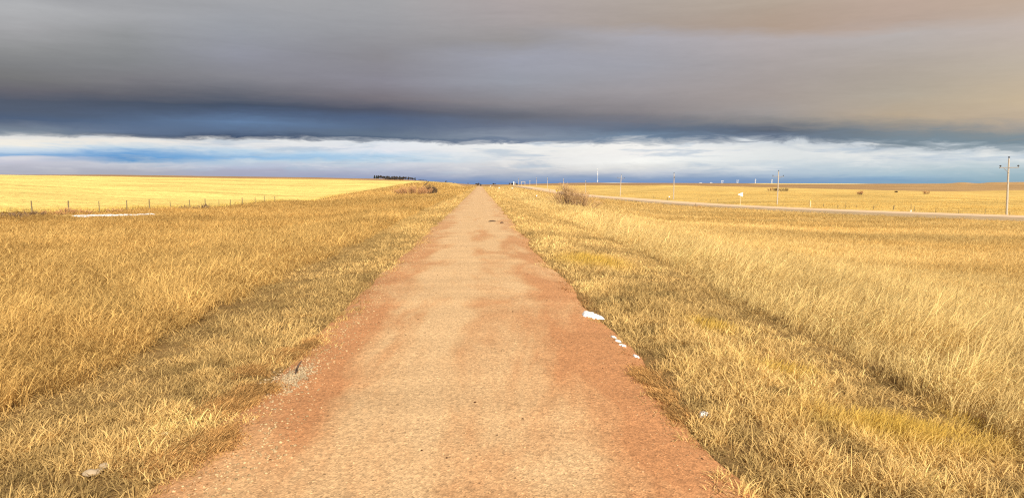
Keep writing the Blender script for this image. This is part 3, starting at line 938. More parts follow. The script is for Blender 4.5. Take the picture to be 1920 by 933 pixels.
blades('tall_grass', X, Y, h, W, bend, dr, np.clip(tone, .01, .85),
       'knee-high orange-gold dry grass on the left between the verge and the fence', 'grass', [(0, .7), (.45, .75), (.78, 1.15), (1, 0)], zoff=z0)
print('tall left', n)


# --- tall grass right
def k_tall_r(X, Y):
    d, _ = hw_dist(X, Y)
    xh = np.interp(Y, HWP[:, 1], HWP[:, 0])
    return (X > verge_r(Y)) & (X < xh - HW_HALF + .2) & off_road(X, Y)


T = scatter(k_tall_r)
idx, X, Y, W, rd = expand(T)
n = len(X)
u = fbm(T[0] / 4, T[1] / 4, 101, 4)[idx]; u2 = fbm(T[0] / .8, T[1] / .8, 102, 2)[idx]
de = X - verge_r(Y)
crest = np.exp(-((de - 1.5) / 1.0) ** 2)
dip = np.exp(-((de - 3.2) / 1.1) ** 2)
crest2 = np.exp(-((de - 5.5) / 1.6) ** 2)
far = sstep(50, 180, Y)
h = (.38 + .14 * u + .16 * u2 + .20 * crest - .10 * dip + .10 * crest2) * rng.uniform(.55, 1.25, n) * (.42 + .58 * sstep(-.3, 1.5, de + 1.4 * (u2 - .5))) * (1 - .45 * far)
hd, _ = hw_dist(X, Y)
h = h * (.45 + .55 * sstep(HW_HALF + 4, HW_HALF + 22, hd))
bend = np.clip(rng.normal(.68, .22, n), .15, 1.15)
c1 = np.array([.67, .485, .20]); c2 = np.array([.59, .41, .16]); c3 = np.array([.54, .36, .13])
k = sstep(3, 30, de)[:, None]
tone = c1 * (1 - k) + c2 * k
kk = sstep(.4, .65, fbm(X / 14, Y / 7, 103, 3))[:, None] * sstep(6, 25, de)[:, None]
tone = tone * (1 - kk) + c3 * kk
vv = (1 - .6 * sstep(15, 70, Y))[:, None]
st2 = fbm(X / 40, Y / 7, 104, 4)
tone = tone * (1 + ((st2 - .5) * .9 * sstep(18, 60, Y))[:, None])
tone = tone * (1 + (.52 * u2[:, None] - .26) * vv) * (1 + rng.uniform(-.26, .26, n)[:, None] * vv) * (1 - .16 * dip[:, None])
wa = .25 + (fbm(T[0] / 2.2, T[1] / 2.2, 130, 3)[idx] - .5) * 3.0
dr = rd * .3 + .95 * np.stack([np.cos(wa), np.sin(wa)], 1) + rng.normal(0, .42, (n, 2))
h = h * np.where(rng.uniform(0, 1, n) < .12, 1.3, 1.0); fl = sstep(.62, .75, fbm(T[0] / 1.5, T[1] / 1.8, 131, 3))[idx]; h = h * (1 - .25 * fl); bend = np.clip(bend + .3 * fl, .1, 1.3)
dr /= np.linalg.norm(dr, axis=1)[:, None] + 1e-6
X, Y, h, W, bend, dr, tone, z0 = with_leaves(X, Y, h, W * .85, bend, dr, tone, .5)
blades('tall_grass', X, Y, h, W, bend, dr, np.clip(tone, .01, .85),
       'tall pale wheat-coloured grass leaning to the right between the trail and the highway', 'grass', [(0, .6), (.45, .65), (.76, 1.25), (1, 0)], zoff=z0)
print('tall right', n)


# --- pasture beyond the highway
def k_past(X, Y):
    xh = np.interp(Y, HWP[:, 1], HWP[:, 0])
    return (X > xh + HW_HALF) & (Y > 60) & off_road(X, Y)


T = scatter(k_past, .55)
idx, X, Y, W, rd = expand(T)
n = len(X)
st = fbm(X / 60, Y / 11, 31, 4)
h = rng.uniform(.14, .34, n) * (1 - .3 * sstep(100, 300, Y))
tone = np.array([.60, .405, .13])[None, :] * (.66 + .68 * st)[:, None] * rng.uniform(.78, 1.22, n)[:, None]
blades('pasture_grass', X, Y, h, W, np.clip(rng.normal(.5, .2, n), .1, .9), lean(n, .8, .2, .5), np.clip(tone, .01, .85),
       'sparse golden pasture grass on the rise beyond the highway', 'grass', [(0, .8), (.5, 1), (1, 0)])
print('pasture', n)


# --- strip of mixed grass under the fence and the first rows of stubble
def k_stub(X, Y):
    return in_crop(X, Y) & (X > -75) & (Y < 190)


T = scatter(k_stub, 1.4)
idx, X, Y, W, rd = expand(T)
n = len(X)
e0 = crop_edge(Y) - X
h = rng.uniform(.28, .52, n) * (.7 + .5 * np.exp(-e0 / 2.0))
tone = np.array([.76, .56, .16])[None, :] * rng.uniform(.55, 1.12, n)[:, None]
fr_ = (rng.uniform(0, 1, n) < .22 * np.exp(-e0 / 3.5))[:, None]
tone = np.where(fr_, np.array([.30, .19, .06]), tone)
blades('crop_stubble', X, Y, h, W * .9, np.clip(rng.normal(.3, .18, n), .02, .8), lean(n, .5, .1, .6), np.clip(tone, .01, .85),
       'pale broken stalks standing along the near edge of the yellow field', 'stubble', [(0, .8), (.5, 1), (1, 0)])
print('stubble', n)

# --- reddish dead creeping weeds lying over the left edge of the trail
cl = []
for (px, py, rx, ry, k) in ((365, 842, .26, .20, 75), (400, 825, .16, .16, 40), (470, 742, .18, .30, 55), (430, 765, .16, .2, 30), (535, 668, .14, .3, 45), (575, 650, .08, .3, 30), (290, 875, .2, .15, 30), (470, 700, .16, .2, 24), (1215, 715, .09, .3, 36), (1245, 745, .07, .2, 20), (1275, 780, .06, .2, 16)):
    cx, cy = gpt(px, py)
    cl.append(np.column_stack([cx + rng.normal(0, rx * .5, k), cy + rng.normal(0, ry * .5, k)]))
C = np.concatenate(cl)
idx = np.repeat(np.arange(len(C)), 60)
n = len(idx)
X = C[idx, 0] + rng.normal(0, .045, n); Y = C[idx, 1] + rng.normal(0, .045, n)
dr = lean(n, .9, -.1, .55)
dr = np.where((X > 0)[:, None], -np.abs(dr) * np.array([1, .3]), dr)
tone = np.array([.47, .265, .095])[None, :] * rng.uniform(.5, 1.35, n)[:, None] * (.7 + .6 * fbm(X / .2, Y / .2, 111, 2)[:, None])
blades('creeping_weeds', X, Y, rng.uniform(.03, .085, n), np.full(n, .0042), np.clip(rng.normal(.95, .2, n), .4, 1.3), dr, tone,
       'matted reddish-brown dead weeds spilling over the edges of the trail', 'weeds', [(0, .8), (.4, 1), (.75, .8), (1, 0)], M_WEED, zoff=.0)

# ------------------------------------------------------------------ gravel (stuff)
ico_v = np.array([(0, 0, 1), (.894, 0, .447), (.276, .851, .447), (-.724, .526, .447), (-.724, -.526, .447), (.276, -.851, .447), (.724, .526, -.447), (-.276, .851, -.447), (-.894, 0, -.447), (-.276, -.851, -.447), (.724, -.526, -.447), (0, 0, -1)])
ico_f = np.array([(0, 1, 2), (0, 2, 3), (0, 3, 4), (0, 4, 5), (0, 5, 1), (1, 6, 2), (2, 7, 3), (3, 8, 4), (4, 9, 5), (5, 10, 1), (2, 6, 7), (3, 7, 8), (4, 8, 9), (5, 9, 10), (1, 10, 6), (6, 11, 7), (7, 11, 8), (8, 11, 9), (9, 11, 10), (10, 11, 6)])


def pebbles(name, X, Y, s, tone, label, cat):
    n = len(X)
    Z = trail_surf(X, Y)
    an = rng.uniform(0, 2 * PI, n)
    V = ico_v[None] * rng.uniform(.75, 1.25, (n, 12, 1)) * np.stack([s * rng.uniform(.8, 1.3, n), s * rng.uniform(.6, 1, n), s * rng.uniform(.35, .7, n)], 1)[:, None, :]
    ca, sa = np.cos(an)[:, None], np.sin(an)[:, None]
    x = V[..., 0] * ca - V[..., 1] * sa; y = V[..., 0] * sa + V[..., 1] * ca
    V = np.stack([x + X[:, None], y + Y[:, None], V[..., 2] + (Z + s * .15)[:, None]], -1)
    loops = (np.arange(n)[:, None, None] * 12 + ico_f[None]).ravel()
    ob = np_mesh(name, V.reshape(-1, 3), loops, np.arange(n * 20) * 3, M_WEED, None, np.repeat(tone, 12, 0))
    tag(ob, label, cat, kind='stuff')


PX, PY, PS, PT = [], [], [], []
cx, cy = gpt(543, 716)
k = 900
PX.append(cx + rng.normal(0, .10, k)); PY.append(cy + rng.normal(0, .25, k)); PS.append(rng.uniform(.005, .014, k)); PT.append(np.array([.43, .32, .19]) * rng.uniform(.6, 1.25, (k, 1)))
k = 2200   # left fringe
y_ = 3.0 + 22 * rng.uniform(0, 1, k) ** 1.8
PX.append(edge_l(y_) + rng.normal(.05, .13, k)); PY.append(y_); PS.append(rng.uniform(.004, .014, k)); PT.append(np.array([.46, .32, .17]) * rng.uniform(.55, 1.3, (k, 1)))
k = 500
y_ = 3.0 + 16 * rng.uniform(0, 1, k) ** 1.8
PX.append(edge_r(y_) + rng.normal(-.04, .06, k)); PY.append(y_); PS.append(rng.uniform(.004, .010, k)); PT.append(np.array([.42, .25, .12]) * rng.uniform(.5, 1.2, (k, 1)))
k = 5200   # loose chips all over
y_ = 3.0 + 20 * rng.uniform(0, 1, k) ** 1.7
PX.append(TRC + rng.uniform(-1.6, 1.55, k)); PY.append(y_); PS.append(rng.uniform(.002, .0065, k)); PT.append(np.array([.50, .33, .18]) * rng.uniform(.5, 1.4, (k, 1)))
k = 90     # dark bits
y_ = 3.2 + 24 * rng.uniform(0, 1, k) ** 1.6
PX.append(TRC + rng.uniform(-1.6, 1.6, k)); PY.append(y_); PS.append(rng.uniform(.006, .012, k)); PT.append(np.array([.07, .035, .02]) * rng.uniform(.6, 1.3, (k, 1)))
pebbles('gravel', np.concatenate(PX), np.concatenate(PY), np.concatenate(PS), np.clip(np.concatenate(PT), .01, .8), 'loose pale chips and dark grit scattered on the trail and along its edges', 'gravel')


# individual rocks by the lower left corner of the grass
def rock(x, y, sx, sy, sz, rz, label, seed):
    r_ = np.random.default_rng(seed)
    import bmesh
    bm = bmesh.new(); bmesh.ops.create_icosphere(bm, subdivisions=3, radius=1)
    for v in bm.verts:
        c = np.array(v.co)
        k = 1 + .22 * (vnoise(c[0] * 1.7 + seed, c[1] * 1.7 + c[2] * 2.3, seed) - .5) + .1 * (vnoise(c[0] * 5 + seed, c[1] * 5 + c[2] * 4, seed + 3) - .5)
        v.co = (c[0] * k * sx, c[1] * k * sy, max(c[2] * k, -.5) * sz)
    me = bpy.data.meshes.new('rock'); bm.to_mesh(me); bm.free(); me.materials.append(M_STONE)
    me.polygons.foreach_set('use_smooth', np.ones(len(me.polygons), bool))
    ob = bpy.data.objects.new('rock', me); COL.objects.link(ob)
    ob.location = (x, y, float(trail_surf(np.array([x]), np.array([y]))[0]) + sz * .5 + .012); ob.rotation_euler = (.1, .08, rz)
    tag(ob, label, 'rock', 'pale rocks in the grass left of the trail')


for k, (px, py, s, lb) in enumerate(((171, 897, .040, 'largest pale rock in the grass near the lower left corner'),
                                     (186, 891, .026, 'middle pale flat rock beside the largest rock in the lower left grass'),
                                     (196, 882, .034, 'farther pale rock of the three together in the lower left grass'),
                                     (308, 820, .032, 'lone pale rock in the grass just left of the reddish weeds'))):
    x, y = gpt(px, py)
    rock(x, y, s * 1.1, s * .8, s * .55, .4 + k, lb, 5 + k)

# stick poking out of the pale gravel and dark bark bits on the trail
x, y = gpt(552, 711)
z = float(trail_surf(np.array([x]), np.array([y]))[0])
b = MB(); b.tube([(0, 0, -.02), (.012, .02, .04), (.03, .05, .085), (.05, .075, .11)], [.008, .010, .008, .004], 7); b.tube([(.012, .02, .04), (.03, .0, .075)], [.008, .003], 6)
o = b.build('stick', M_STICK, None, True); o.location = (x, y, z)
tag(o, 'short dark broken stick standing in the pale gravel at the left trail edge', 'stick')
for (px, py, l, lb) in ((923, 418, .17, 'dark bark strip lying across the far trail surface'), (941, 421, .07, 'small dark bark scrap right of the bark strip on the far trail')):
    x, y = gpt(px, py)
    b = MB(); b.tube([(-l, 0, .02), (-l * .3, .02, .045), (l * .4, -.02, .05), (l, .02, .025)], [.015, .03, .03, .01], 6)
    o = b.build('bark_strip', M_STICK, None, True); o.location = (x, y, float(trail_surf(np.array([x]), np.array([y]))[0]))
    tag(o, lb, 'bark', 'dark bark bits on the far trail')


# ------------------------------------------------------------------ bushes
def bush(name, loc, w, d, h, nstem, seed, label, group=None, thick=1.0, twig_mat=None, parts=True, lean_x=0.0, dark=None, tilt=0.0):
    r_ = np.random.default_rng(seed)
    br, tw = MB(), MB()
    for s_ in range(nstem):
        a = r_.uniform(0, 2 * PI); q = math.sqrt(r_.uniform(0, 1))
        bx, by = q * w * .36 * math.cos(a), q * d * .36 * math.sin(a)
        hh = h * r_.uniform(.6, 1.03) * math.sqrt(max(.12, 1 - (abs(bx) / (w * .5)) ** 2.2)) * (1 - tilt * bx / (w * .36)) * (.72 + .56 * vnoise(bx * 1.3 + seed * 7, by * 1.3, seed))
        dx, dy = bx * .6 + r_.normal(0, .12) * h + lean_x * hh, by * .6 + r_.normal(0, .12) * h
        zb = g1(loc[0] + bx, loc[1] + by) - loc[2] - .05
        pts = [np.array([bx + dx * t ** 1.4 + r_.normal(0, .02 * h), by + dy * t ** 1.4 + r_.normal(0, .02 * h), zb + hh * t]) for t in (0, .3, .6, .85)]
        r0 = r_.uniform(.012, .024) * thick
        br.tube([np.array([0, 0, g1(loc[0], loc[1]) - loc[2] - .12])] + pts, [r0 * .8, r0, r0 * .8, r0 * .6, r0 * .35], 4)
        for k in range(9):
            t = r_.uniform(.25, .95)
            i = min(int(t / .3), 2); p = pts[i] + (pts[i + 1] - pts[i]) * r_.uniform(0, 1)
            an = r_.uniform(0, 2 * PI); l = h * r_.uniform(.14, .34)
            e1 = p + np.array([math.cos(an) * .5, math.sin(an) * .5, r_.uniform(.35, .9)]) * l
            e1[2] = min(e1[2], zb + h * 1.06)
            m1 = (p + e1) / 2 + r_.normal(0, .04 * h, 3)
            rr = .0075 * thick
            tw.tube([p, m1, e1], [rr, rr * .8, rr * .4], 3, False)
            for kk in range(3):
                an = r_.uniform(0, 2 * PI); q0 = p + (e1 - p) * r_.uniform(.3, 1)
                e2 = q0 + np.array([math.cos(an) * .6, math.sin(an) * .6, r_.uniform(.1, .9)]) * l * .5
                tw.tube([q0, e2], [rr * .7, rr * .35], 3, False)
    root = empty(name, loc)
    tag(root, label, 'bush', group)
    br.build('branches', dark or M_BRANCH, root); tw.build('twigs', twig_mat or M_TWIG, root)
    return root


GB = 'leafless bushes in the grass'
x, y = px_at(1076, 386, 84)[:2]
bush('leafless_bush', (x, y, g1(x, y)), 5.7, 3.2, 2.6, 130, 1, 'large tan leafless bush right of the trail in front of the highway', GB, 1.25, M_TWIGT, dark=M_STEM, tilt=.22)
x, y = px_at(776, 368, 150)[:2]
bush('leafless_bush', (x, y, g1(x, y)), 8.2, 3.2, 2.2, 120, 2, 'wide low reddish leafless bush left of the trail below the leaning pole', GB, 1.9, M_TWIG, dark=M_STEM)
x, y = px_at(808, 368, 152)[:2]
bush('leafless_bush', (x, y, g1(x, y)), 3.2, 2.4, 2.3, 60, 3, 'dark dense leafless bush at the right end of the reddish bush', GB, 2.1, M_BRANCH)
# leaning pole behind the left bush
b = MB()
pb = px_at(790, 353, 156); pt = px_at(803.5, 340, 158)
b.tube([(0, 0, -1.4)] + [tuple((pt - pb) * t) for t in (0, .5, 1)], [.11, .10, .09, .06], 7)
o = b.build('leaning_pole', M_STICK, None, True); o.location = tuple(pb)
tag(o, 'thin dark pole leaning to the right out of the left bush', 'pole')

FB = 'small far bushes on the pasture right of the highway'
for k, (px, py, Y, w, h, lb) in enumerate(((1446, 358.5, 425, 5, 1.7, 'leftmost small dark bush behind the second utility pole from the right'),
                                           (1455, 358.5, 420, 4, 1.8, 'small dark bush right at the second utility pole from the right'),
                                           (1470, 359.5, 415, 5.5, 2.2, 'small dark bush just right of the second utility pole from the right'),
                                           (1612, 364.5, 350, 3.6, 2.2, 'lone open bush on the pasture, biggest of the three toward the right'),
                                           (1680, 360.0, 440, 2.6, 1.1, 'tiny dark round bush on the pasture between two open bushes'),
                                           (1737, 363.5, 400, 4.2, 1.9, 'rightmost far bush on the pasture, low dark base with thin twigs'))):
    x, y = px_at(px, py, Y)[:2]
    bush('far_bush', (x, y, g1(x, y)), w, w * .8, h, 26 if k != 4 else 34, 40 + k, lb, FB, 3.4, M_BRANCH if k in (1, 2, 4) else M_TWIG)

# dark weed clumps along the left fence, and one on the mound
WG = 'dark brown weed clumps along the left fence'
for k, (px, py, Y, w, h, lb) in enumerate(((22, 404, 51, 2.0, .75, 'leftmost dark weed clump under the fence at the picture edge'),
                                           (38, 403, 52.5, 1.6, .8, 'dark weed clump between the picture edge and the first fence post'),
                                           (64, 402, 55.5, 1.5, .85, 'dark slanting weed clump at the foot of the first fence post'),
                                           (100, 401, 58.5, 1.8, .7, 'brown weed clump midway between the first and second fence posts'),
                                           (128, 400.5, 61, 1.3, .9, 'brown weed clump at the foot of the second fence post'),
                                           (154, 401, 64, 1.6, .9, 'brown weed clump behind the left end of the snow drift'),
                                           (215, 400, 70, 2.0, .8, 'brown weed clump behind the middle of the long snow drift'),
                                           (352, 396, 85, 2.2, 1.0, 'dark forked weed clump at the fence right of the snow drift'),
                                           (384, 396, 90, 1.5, 1.1, 'dark upright weed clump at the fence farther along than the forked one'),
                                           (1307, 396, 178, 2.2, 1.6, 'dark weed clump on the low mound in front of the highway'))):
    x, y = px_at(px, py, Y)[:2]
    o = bush('weed_clump', (x, y, g1(x, y)), w, w * .7, h * (.62 if k < 9 else .8), 24, 60 + k, lb, WG if k < 9 else None, 1.25 if k < 9 else 1.8, M_STEM if k in (0, 1, 2, 7, 8) else M_TWIG, lean_x=.25 if k == 2 else 0)
    o['category'] = 'weeds'

# ------------------------------------------------------------------ fences
LFX = -34.0


def fence_left():
    root = empty('wire_fence', (LFX, 56, g1(LFX, 56)))
    tag(root, 'wire fence with dark wooden posts along the foot of the yellow field on the left', 'fence')
    L0 = np.array(root.location)
    pxs = [-8, 60, 128.5, 186.5, 238, 280.5, 320, 356, 385.5, 411, 433, 455, 479, 496, 516]
    tops = []
    for k, px in enumerate(pxs):
        d = ray(px, 392); Y = d[1] / d[0] * LFX
        zb = g1(LFX, Y)
        h = (1.12, 1.12, 1.15, 1.2, 1.15, 1.2, .95, 1.2, 1.35, 1.2, 1.15, 1.3, 1.1, 1.3, 1.0)[k] * .9
        lx = random.uniform(-.04, .04)
        b = MB(); r = .042 + .010 * (k % 3)
        b.tube([(LFX, Y, zb - .3), (LFX + lx * .5, Y, zb + h * .5), (LFX + lx, Y, zb + h - .02), (LFX + lx, Y, zb + h)], [r, r * .95, r * .9, r * .5], 8)
        b.v = [tuple(np.array(v) - L0) for v in b.v]
        b.build('post', M_POST, root)
        tops.append((LFX, Y, zb))
    for hh in (.35, .65, .95):
        b = MB()
        pts = []
        for i in range(len(tops) - 1):
            a, c = np.array(tops[i]), np.array(tops[i + 1])
            for t in (0, .25, .5, .75):
                p = a + (c - a) * t; p[2] += hh - .05 * 4 * t * (1 - t)
                pts.append(p + np.array([.07, 0, 0]) - L0)
        b.tube(pts, [.004] * len(pts), 4)
        b.build('wire', M_WIRE, root)


fence_left()


def hw_off(px, off):
    """point on a line running beside the highway at the given offset, seen in photo column px"""
    az = math.atan2(*ray(px, 390)[:2])
    Q = P[:, :2] + Nn * off
    a = np.arctan2(Q[:, 0], Q[:, 1])
    o_ = np.argsort(a)
    return float(np.interp(az, a[o_], Q[o_, 0])), float(np.interp(az, a[o_], Q[o_, 1]))


def fence_right():
    x0, y0 = hw_off(1606, 13)
    root = empty('wire_fence', (x0, y0, g1(x0, y0)))
    tag(root, 'low wire fence with thin uneven posts along the far side of the highway', 'fence')
    L0 = np.array(root.location)
    pts = []
    for k, (px, h, r, ln) in enumerate(((1310, 1.3, .05, 0), (1332, .9, .05, 0), (1345, 1.0, .05, .05), (1376, .8, .05, 0), (1425, .7, .05, 0), (1468, .7, .05, 0), (1544, .8, .07, 0), (1571, .75, .08, 0), (1585.6, 1.45, .05, 0), (1606, .75, .05, 0), (1638, .8, .08, 0.05),
                                         (1675, 1.0, .10, .18), (1708.5, 1.5, .05, -.06), (1714.5, 1.0, .05, -.03), (1755, 1.05, .05, 0), (1798, .9, .045, 0), (1847.5, 1.2, .05, 0), (1894, 1.0, .05, 0), (1925, 1.1, .05, 0))):
        x, y = hw_off(px, 12.5 if px > 1500 else 13.5)
        z = g1(x, y)
        b = MB(); p0 = np.array([x, y, z]) - L0
        b.tube([p0 + (0, 0, -.3), p0 + (ln * .5, 0, h * .5), p0 + (ln, 0, h - .02), p0 + (ln, 0, h)], [r, r, r * .9, r * .5], 7)
        b.build('post', M_POST, root)
        pts.append(p0)
    for hh in (.3, .6):
        b = MB(); b.tube([p + (0, 0, hh) for p in pts], [.004] * len(pts), 4); b.build('wire', M_WIRE, root)


fence_right()


def post_thing(name, px, off, h, r, mat, label, cat, group=None, cap=None, at=None):
    if at is None:
        x, y = hw_off(px, off)
    else:
        x, y = at
    z = g1(x, y)
    root = empty(name, (x, y, z)); tag(root, label, cat, group)
    b = MB(); b.tube([(0, 0, -.3), (0, 0, h * .5), (0, 0, h - .02), (0, 0, h)], [r, r, r * .95, r * .6], 8); b.build('post', mat, root)
    if cap is not None:
        b = MB(); b.box((0, -r - .012, h - cap[1] / 2 - .02), (cap[0], .02, cap[1])); b.build('reflector', cap[2], root)
    return root


MG = 'marker posts beside the highway'
post_thing('marker_post', 1519, 11.5, 1.75, .16, M_TANPOST, 'thick pale tan corner post beside the highway, right of the second pole', 'post', MG, (.26, .16, M_YEL))
post_thing('marker_post', 1251, 10.0, 1.45, .10, M_POST, 'short dark post with an orange top left of the tall thin pole', 'post', MG, (.26, .3, M_ORANGE))
post_thing('marker_post', 1254.5, 10.5, 1.5, .09, M_POST, 'short post with a round white reflector beside the orange topped post', 'post', MG, (.42, .42, M_WHITE))
post_thing('marker_post', 1304.5, -7.0, .95, .07, M_POST, 'short dark post at the near edge of the highway before the mound', 'post', MG)
post_thing('marker_post', 1708, 10.5, .42, .14, M_WHITE, 'low white stub at the foot of a fence post beyond the highway', 'post', MG)
x, y = px_at(1226, 369, 285)[:2]
post_thing('marker_post', 0, 0, 1.1, .10, M_POST, 'dark stub post in the pasture left of the tall thin pole', 'post', MG, None, (x, y))
x, y = px_at(1006, 371, 150)[:2]
post_thing('marker_post', 0, 0, .75, .07, M_TANPOST, 'lone pale topped post in the grass between the trail and the highway', 'post', MG, (.2, .22, M_WHITE), (x, y))
x, y = px_at(885, 351.5, 300)[:2]
post_thing('marker_post', 0, 0, .8, .14, M_POST, 'small dark stub post at the left edge of the far trail', 'post', None, None, (x, y))
x, y = px_at(920, 349.5, 400)[:2]
post_thing('marker_post', 0, 0, .95, .2, M_WHITE, 'small white post right of the far end of the trail', 'post', None, None, (x, y))
x, y = px_at(936, 350.5, 330)[:2]
root = empty('trail_sign', (x, y, g1(x, y)), .1); tag(root, 'small upright white sign board beside the far trail', 'sign')
b = MB(); b.box((0, 0, .65), (.5, .05, .8)); b.build('panel', M_WHITE, root)
b = MB(); b.box((-.18, .05, .35), (.07, .05, 1.1)); b.build('leg', M_TANPOST, root)
b = MB(); b.box((.18, .05, .35), (.07, .05, 1.1)); b.build('leg', M_TANPOST, root)
x, y = px_at(961, 351.5, 380)[:2]
rr = empty('utility_box', (x, y, g1(x, y))); tag(rr, 'small white utility box low in the grass before the highway disappears', 'utility box')
b = MB(); b.box((0, 0, .3), (.85, .6, .5)); b.build('housing', M_WHITE, rr)
b = MB(); b.prism([(-.48, .55), (.48, .55), (.42, .64), (-.42, .64)], -.34, .34); b.build('lid', M_WHITE, rr)


# pennant signs
def pennant(px, base_py, Y, cy_, left, mat, label, rz, L_=1.22, H_=.95, name='pennant_sign'):
    x, y = px_at(px, base_py, Y)[:2]
    z = g1(x, y)
    top_h = px_at(px, cy_, Y)[2] - z + H_ / 2
    root = empty(name, (x, y, z), rz); tag(root, label, 'sign')
    b = MB(); b.box((0, .05, top_h / 2 - .1), (.09, .07, top_h + .2)); b.build('post', M_TANPOST, root)
    s_ = -1 if left else 1
    zc = top_h - H_ / 2
    poly = [(-s_ * L_ * .42, zc + H_ / 2), (s_ * L_ * .58, zc + .05), (s_ * L_ * .58, zc - .05), (-s_ * L_ * .42, zc - H_ / 2)]
    b = MB(); b.prism(poly if s_ > 0 else poly[::-1], -.02, .012); pl = b.build('panel', mat, root)
    for dz in (-.2, .2):
        b = MB(); b.tube([(0, -.045, zc + dz), (0, -.02, zc + dz)], [.035, .035], 8)
        b.build('bolt', M_WIRE, root)
    return root


pennant(1388.5, 384, 197, 364.5, True, M_WHITE, 'white triangular pennant sign pointing left on a thin post beyond the highway', -.12, 1.3, 1.2)
pennant(1045.5, 369, 290, 357.2, False, M_YEL, 'yellow triangular pennant sign pointing right beside the highway above the bush', .1, 1.45, .95)


# ------------------------------------------------------------------ utility poles
def make_pole():
    root = empty('utility_pole', (0, 0, 0))
    b = MB(); b.tube([(0, 0, -.6), (0, 0, 3), (0, 0, 7), (0, 0, 9.75)], [.19, .17, .14, .11], 10); b.build('pole', M_POLE, root)
    b = MB(); b.box((0, -.17, 8.25), (3.4, .12, .14)); b.build('crossarm', M_ARM, root)
    b = MB(); b.tube([(-1.0, -.19, 8.19), (-.06, -.16, 7.35)], [.035, .035], 6); b.build('brace', M_ARM, root)
    for (x, z, y) in ((-1.55, 8.32, -.17), (1.55, 8.32, -.17), (0.0, 9.75, 0)):
        b = MB(); b.tube([(x, y, z), (x, y, z + .12), (x, y, z + .14), (x, y, z + .24), (x, y, z + .26), (x, y, z + .36)], [.03, .03, .13, .16, .16, .07], 9)
        b.build('insulator', M_DARK, root, True)
    return root


PG = 'wooden utility poles along the highway'
up = make_pole()
spec = [(1887.5, 1892, 293.5, 401, 128, 0, 'tall utility pole with crossarm at the right edge of the picture, nearest of its line'),
        (1457, 1460, 319, 388, 204, PI, 'utility pole with crossarm behind the highway, second from the right'),
        (1263, 1264.6, 323.5, 373.5, 278, 1.35, 'utility pole seen arm-on as a thin mast, third from the right'),
        (1162.6, 1165, 326.5, 368.5, 331, PI, 'utility pole fourth from the right, just right of the far radio mast'),
        (1098, 1098.5, 337, 364, 480, 1.3, 'utility pole fifth from the right, rising behind the large tan bush'),
        (1056.5, 1056.6, 334, 358.5, 570, 1.3, 'utility pole sixth from the right, just left of the tan bush top'),
        (1026.3, 1026.5, 332, 353.5, 650, 1.3, 'far utility pole seventh from the right, right of the short pole'),
        (1005.5, 1005.5, 332, 349.5, 800, 1.3, 'far utility pole eighth from the right, left of the short pole'),
        (972.3, 972.3, 333, 348, 950, 1.3, 'farthest tall utility pole, right of the white silo')]
for k, (pb, pt, ty, by, Y, rz, lb) in enumerate(spec):
    o = up if k == 0 else copy_tree(up)
    A = px_at(pb, by, Y); B = px_at(pt, ty, Y)
    z = g1(A[0], A[1])
    A[2] = z
    H = B[2] - z
    o.location = A; s_ = H / 10.1
    o.scale = (s_, s_, s_) if k < 4 else (s_ * 1.25, s_ * 1.25, s_)
    o.rotation_euler = (0, math.atan2(B[0] - A[0], H), rz) if abs(rz) < .5 or abs(rz - PI) < .1 else (0, 0, rz)
    if abs(rz - PI) < .1:
        o.rotation_euler = (0, -math.atan2(B[0] - A[0], H), PI)
    tag(o, lb, 'utility pole', PG)


def short_pole(px, ty, by, Y, label, r=.12):
    A = px_at(px, by, Y); B = px_at(px, ty, Y); z = g1(A[0], A[1]); H = B[2] - z
    root = empty('short_pole', (A[0], A[1], z)); tag(root, label, 'pole', 'short pale poles before the far hill')
    b = MB(); b.tube([(0, 0, -.4), (0, 0, H * .6), (0, 0, H)], [r, r * .9, r * .75], 8); b.build('pole', M_TANPOST, root)
    b = MB(); b.box((0, -r - .05, H - .4), (1.2, .1, .12)); b.build('crossarm', M_TANPOST, root)


short_pole(993.5, 338, 351, 700, 'short pale pole with a small crossarm between two far tall poles', .16)
short_pole(957.5, 343, 347.5, 900, 'short pale pole among the dark trees left of the white silo', .16)
short_pole(966.5, 342.5, 347.5, 900, 'short pale pole just right of the white silo', .16)
# timber gateway
A = px_at(980.8, 347.2, 820); z = g1(A[0], A[1])
root = empty('ranch_gateway', (A[0], A[1], z)); tag(root, 'pale timber gateway of two posts and a top beam against the brown hill', 'gateway')
for sx in (-1, 1):
    b = MB(); b.tube([(sx * 2.05, 0, -.4), (sx * 2.05, 0, 4.2)], [.24, .2], 8); b.build('post', M_TANPOST, root)
b = MB(); b.box((0, 0, 4.35), (4.9, .22, .24)); b.build('beam', M_TANPOST, root)
# white silo
A = px_at(963.3, 347, 1150); z = g1(A[0], A[1])
root = empty('silo', (A[0], A[1], z)); tag(root, 'white silo with a domed top among dark trees on the horizon', 'silo')
b = MB(); b.tube([(0, 0, -.5), (0, 0, 4.6)], [.75, .75], 16); b.build('wall', M_WHITE, root)
b = MB(); b.tube([(0, 0, 4.6), (0, 0, 5.0), (0, 0, 5.3), (0, 0, 5.4)], [.8, .66, .35, .08], 16); b.build('roof', M_WHITE, root)

